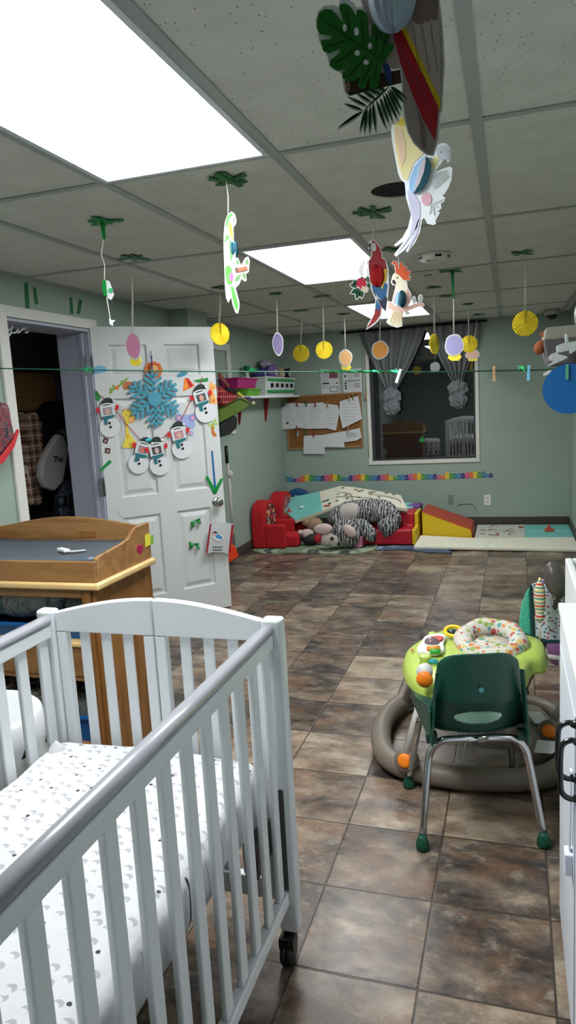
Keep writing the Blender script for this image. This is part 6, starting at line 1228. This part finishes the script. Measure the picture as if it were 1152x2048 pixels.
# twisted toy on a stem at the right of the tray
b0 = zp((1080, 1284), .405); top = V((b0.x+.0, b0.y, .505))
obj('toy_stem', MB().tube([b0, top], .0035, 8), STR, wk, smooth=True)
zz_ = [0, .02, .035, .06, .09, .12, .15, .17, .19]; rr_ = [.010, .022, .014, .021, .024, .023, .019, .011, .003]
obj('twisted_rainbow_toy', MB().lathe([(r, z) for r, z in zip(rr_, zz_)], top-V((0, 0, .01)), (0, .02, 1), 20), TWIST, wk, smooth=True)

# ------------------------------------------------------------------ baby swing, blanket, purple bin
t = thing('baby_swing', 'grey baby swing frame with a rounded motor head behind the walker', 'baby swing', (.2, 3.6, 0))
hd_ = onY((1111, 1160), 3.05)
obj('motor_head', MB().ell(hd_, (.045, .05, .080), Matrix.Rotation(-.25, 3, 'Y'), 24, 16), TAUPED, t, smooth=True)
f1 = onZ((1047, 1388), .02); f2 = onZ((1048, 1326), .02)
obj('leg', MB().tube([f1+V((0, 0, .01)), onY((1082, 1310), 3.3), hd_+V((.02, .02, -.05))], .011, 12), TAUPED, t, smooth=True); obj('leg', MB().tube([f2+V((0, 0, .01)), V((f2.x+.12, f2.y-.25, .35)), hd_+V((.03, .03, -.05))], .011, 12), TAUPED, t, smooth=True)
for f in (f1, f2): obj('foot', MB().ell((f.x, f.y, .028), (.028, .028, .028)), TAUPED, t, smooth=True)
x_a, x_b = onY((1079, 1150), 3.15).x, onY((1089, 1150), 3.15).x
obj('lilac_seat_top', MB().box((x_a, 3.15, .52), (x_b, 3.18, .645)).box((x_a, 3.155, .52), (hd_.x, 3.175, .54)), mat('lilac_plastic', (176, 130, 190), .4), t, bevel=.006)
t = thing('quilted_blanket', 'dotted blanket with green fleece lining draped over the baby swing', 'blanket', tuple(onY((1080, 1270), 3.1)))
Zb = zoomed(1040, 1080, .20513)
def bl(L, y, ext, m, nm, b=.008): return obj(nm, MB().prism([onY(p, y) for p in Zb(L)], ext), m, t, bevel=b, bseg=3)
bl([(110, 440), (150, 425), (220, 425), (300, 470), (420, 560), (415, 985), (290, 990), (140, 955), (130, 700)], 3.12, (0, .02, 0), DOTB, 'dotted_side')
bl([(95, 445), (112, 435), (135, 700), (142, 955), (110, 955), (100, 700)], 3.11, (0, .03, 0), mat('dark_green_binding', (16, 60, 58), .8), 'dark_binding', .004)
bl([(90, 455), (50, 520), (5, 640), (-12, 780), (-18, 905), (40, 930), (110, 945), (98, 700)], 3.14, (.02, .05, 0), FLEECE, 'fleece_side', .02)
bl([(-18, 905), (40, 925), (140, 950), (290, 985), (410, 985), (410, 1010), (250, 1010), (60, 960), (-20, 930)], 3.105, (0, .03, 0), mat('dark_green_binding'), 'lower_binding', .004)
t = thing('purple_bin', 'purple plastic bin on the floor under the dotted blanket', 'bin', (.3, 3.85, 0)); q = onZ((1120, 1322), 0)
obj('bin', MB().lathe([(.085, 0), (.10, .10), (.11, .22), (.115, .225), (.10, .22)], (q.x+.03, q.y, 0), (0, 0, 1), 28), mat('purple_plastic', (150, 104, 160), .4), t, smooth=True)

# ------------------------------------------------------------------ white cabinets on the right
fx = .121
t = thing('storage_cabinet', 'white cabinet with black bow handles at the right edge', 'cabinet', (.35, 1.0, 0))
obj('carcass', MB().box((fx+.02, .30, 0), (RW-.014, 1.92, .88)), WHITE, t, bevel=.003); obj('worktop', MB().box((fx-.003, .28, .8805), (RW-.014, 1.935, .90)), mat('bright_white_top', (232, 236, 238), .3), t, bevel=.003)
HN = mat('black_handle', (18, 18, 20), .25, spec=.6)
for y0, y1, hy in ((1.375, 1.915, 1.41), (.84, 1.370, 1.335), (.31, .835, .80)):
    d = obj('cabinet_door', MB().box((fx, y0, .02), (fx+.0195, y1, .872)), mat('door_blue_white', (222, 228, 236), .35), t, bevel=.003)
    obj('door_panel', MB().box((fx-.003, y0+.06, .08), (fx-.0005, y1-.06, .81)), mat('door_blue_white'), d, bevel=.002)
    zt, zb = .805, .69
    P = smo([(fx-.002, hy, zt), (fx-.016, hy, zt+.002), (fx-.030, hy, zt-.006), (fx-.035, hy, zt-.025), (fx-.035, hy, zb+.025), (fx-.030, hy, zb+.006), (fx-.016, hy, zb-.002), (fx-.002, hy, zb)], 4)
    hd2 = obj('handle', MB().tube(P, .0055, 10), HN, d, smooth=True)
    for z in (zt, zb): obj('handle_foot', MB().lathe([(.011, 0), (.009, .004), (.006, .012)], (fx-.0005, hy, z), (-1, 0, 0), 14), HN, hd2, smooth=True)
t = thing('cabinet_lock', 'white child safety strap lock on the front of the cabinet', 'lock', (fx-.01, 1.40, .5))
a = onX((1141, 1540), fx-.01); b = onX((1138, 1700), fx-.01)
obj('strap', MB().tube([V((fx-.009, a.y, a.z)), V((fx-.009, b.y, b.z))], .008, 8, flat=.3), mat('lock_white', (214, 218, 232), .4), t); c = onX((1140, 1728), fx-.01)
obj('latch', MB().box((fx-.02, b.y-.018, b.z-.05), (fx-.0005, b.y+.018, b.z)), mat('lock_white'), t, bevel=.004)
t = thing('toy_box', 'white open storage box standing behind the white cabinet', 'storage box', (.38, 2.2, 0)); bx, by0, by1, bz = .172, 1.945, 2.47, .90; w = .022
obj('box_walls', MB().box((bx, by0, 0), (bx+w, by1, bz)).box((bx+w, by1-w, 0), (RW-.014, by1, bz)).box((bx+w, by0, 0), (RW-.014, by0+w, bz)).box((RW-.014-w, by0+w, 0), (RW-.014, by1-w, bz)), WHITE, t, bevel=.006, bseg=3); obj('base', MB().box((bx+w, by0+w, .55), (RW-.014-w, by1-w, .57)), WHITE, t)

# ------------------------------------------------------------------ high shelf things at the right edge
t = thing('high_shelf', 'pale wall shelf high on the right wall', 'shelf', (.5, 3.6, 1.80)); ysh = 3.6
q0 = onY((1112, 730), ysh)
shz = onY((1120, 726), ysh).z-.03
obj('board', MB().box((onY((1098, 720), ysh).x, 3.45, shz-.018), (RW, 4.2, shz)), mat('shelf_grey', (170, 172, 166), .5), t, bevel=.003)
obj('bracket', MB().box((RW-.03, 3.6, shz-.16), (RW-.001, 3.62, shz-.019)), mat('shelf_grey'), t)
t = thing('storage_bag', 'grey and cream fabric storage bag on the high right shelf', 'bag', tuple(onY((1120, 720), 3.7)))
f = lambda p: onY(p, 3.62)
puffy('grey_body', [(1087, 680), (1160, 672), (1200, 672), (1200, 728), (1099, 729), (1092, 710)], f, (0, .34, 0), mat('dark_grey_cloth', (104, 102, 102), .9), t, .012); puffy('cream_top', [(1091, 655), (1200, 644), (1200, 673), (1160, 675), (1087, 681)], f, (0, .34, 0), mat('cream_canvas', (172, 168, 154), .9), t, .012)
t = thing('teddy_bear', 'brown teddy bear ear and arm peeking from behind the grey storage bag', 'plush toy', tuple(onY((1078, 700), 3.72)))
q = onY((1080, 695), 3.74); obj('body', MB().ell(q, (.028, .05, .035), Matrix.Rotation(.4, 3, 'Y')), mat('teddy_brown', (160, 90, 54), .95), t, smooth=True); q2 = onY((1086, 669), 3.74); obj('ear', MB().ell(q2, (.014, .012, .014)), mat('teddy_brown'), t, smooth=True); obj('head', MB().ell((q+q2)/2+V((.03, .03, 0)), (.03, .03, .03)), mat('teddy_brown'), t, smooth=True)
Zf = zoomed(1080, 560, .09766)
t = thing('toy_aeroplane', 'white plastic bracketed tray set in front of the grey storage bag', 'plastic tray', tuple(onY((1130, 715), 3.4)))
t.name = 'plastic_tray'
f = lambda p: onY(p, 3.42)
WPl = mat('white_plastic', (206, 210, 212), .35)
for L, nm, e in (([(350, 1340), (480, 1290), (760, 1240), (900, 1250), (900, 1420), (740, 1440), (620, 1520), (600, 1440), (400, 1490), (360, 1440)], 'upper_tray', .10), ([(180, 1590), (240, 1510), (360, 1470), (380, 1520), (530, 1550), (580, 1590), (480, 1640), (200, 1760), (155, 1760), (300, 1650), (220, 1640)], 'lower_arm', .08), ([(510, 1110), (540, 1085), (570, 1110), (590, 1270), (520, 1290)], 'upright_pin', .03)):
    obj(nm, MB().prism([f(p) for p in Zf(L)], (0, e, 0)), WPl, t, bevel=.004)
t = thing('wall_fan', 'rounded white fan guard at the far right edge near the ceiling', 'fan', tuple(onY((1165, 630), 3.3)))
q = onY((1172, 627), 3.3); mb = MB(); mb.lathe([(.01, -.04), (.05, -.03), (.064, 0), (.06, .02), (.02, .03)], q, V((-.9, -.4, 0)), 28); obj('guard', mb, mat('fan_white', (200, 206, 212), .25), t, smooth=True); obj('arm', MB().tube([q+V((.02, .02, 0)), V((RW-.002, q.y+.06, q.z-.05))], .014, 10), BLACK, t, smooth=True)
# scratch marks on the door
t = single('door_scratch', 'thin curved grey scuff on the lower left of the open door', 'scuff', MB().tube(smo([tuple(DP.p(p, .0006)) for p in ((234, 1021), (240, 1032), (252, 1040))], 4), .0016, 5), mat('scuff_grey', (150, 152, 152), .8))

# ------------------------------------------------------------------ light and colour management
w = bpy.data.worlds.new('night'); sc.world = w; w.use_nodes = True
w.node_tree.nodes['Background'].inputs[0].default_value = (.02, .023, .03, 1); w.node_tree.nodes['Background'].inputs[1].default_value = .15
sc.view_settings.view_transform = 'Standard'; sc.view_settings.look = 'None'; sc.view_settings.exposure = .12; sc.view_settings.gamma = 1
sc.view_settings.use_curve_mapping = False
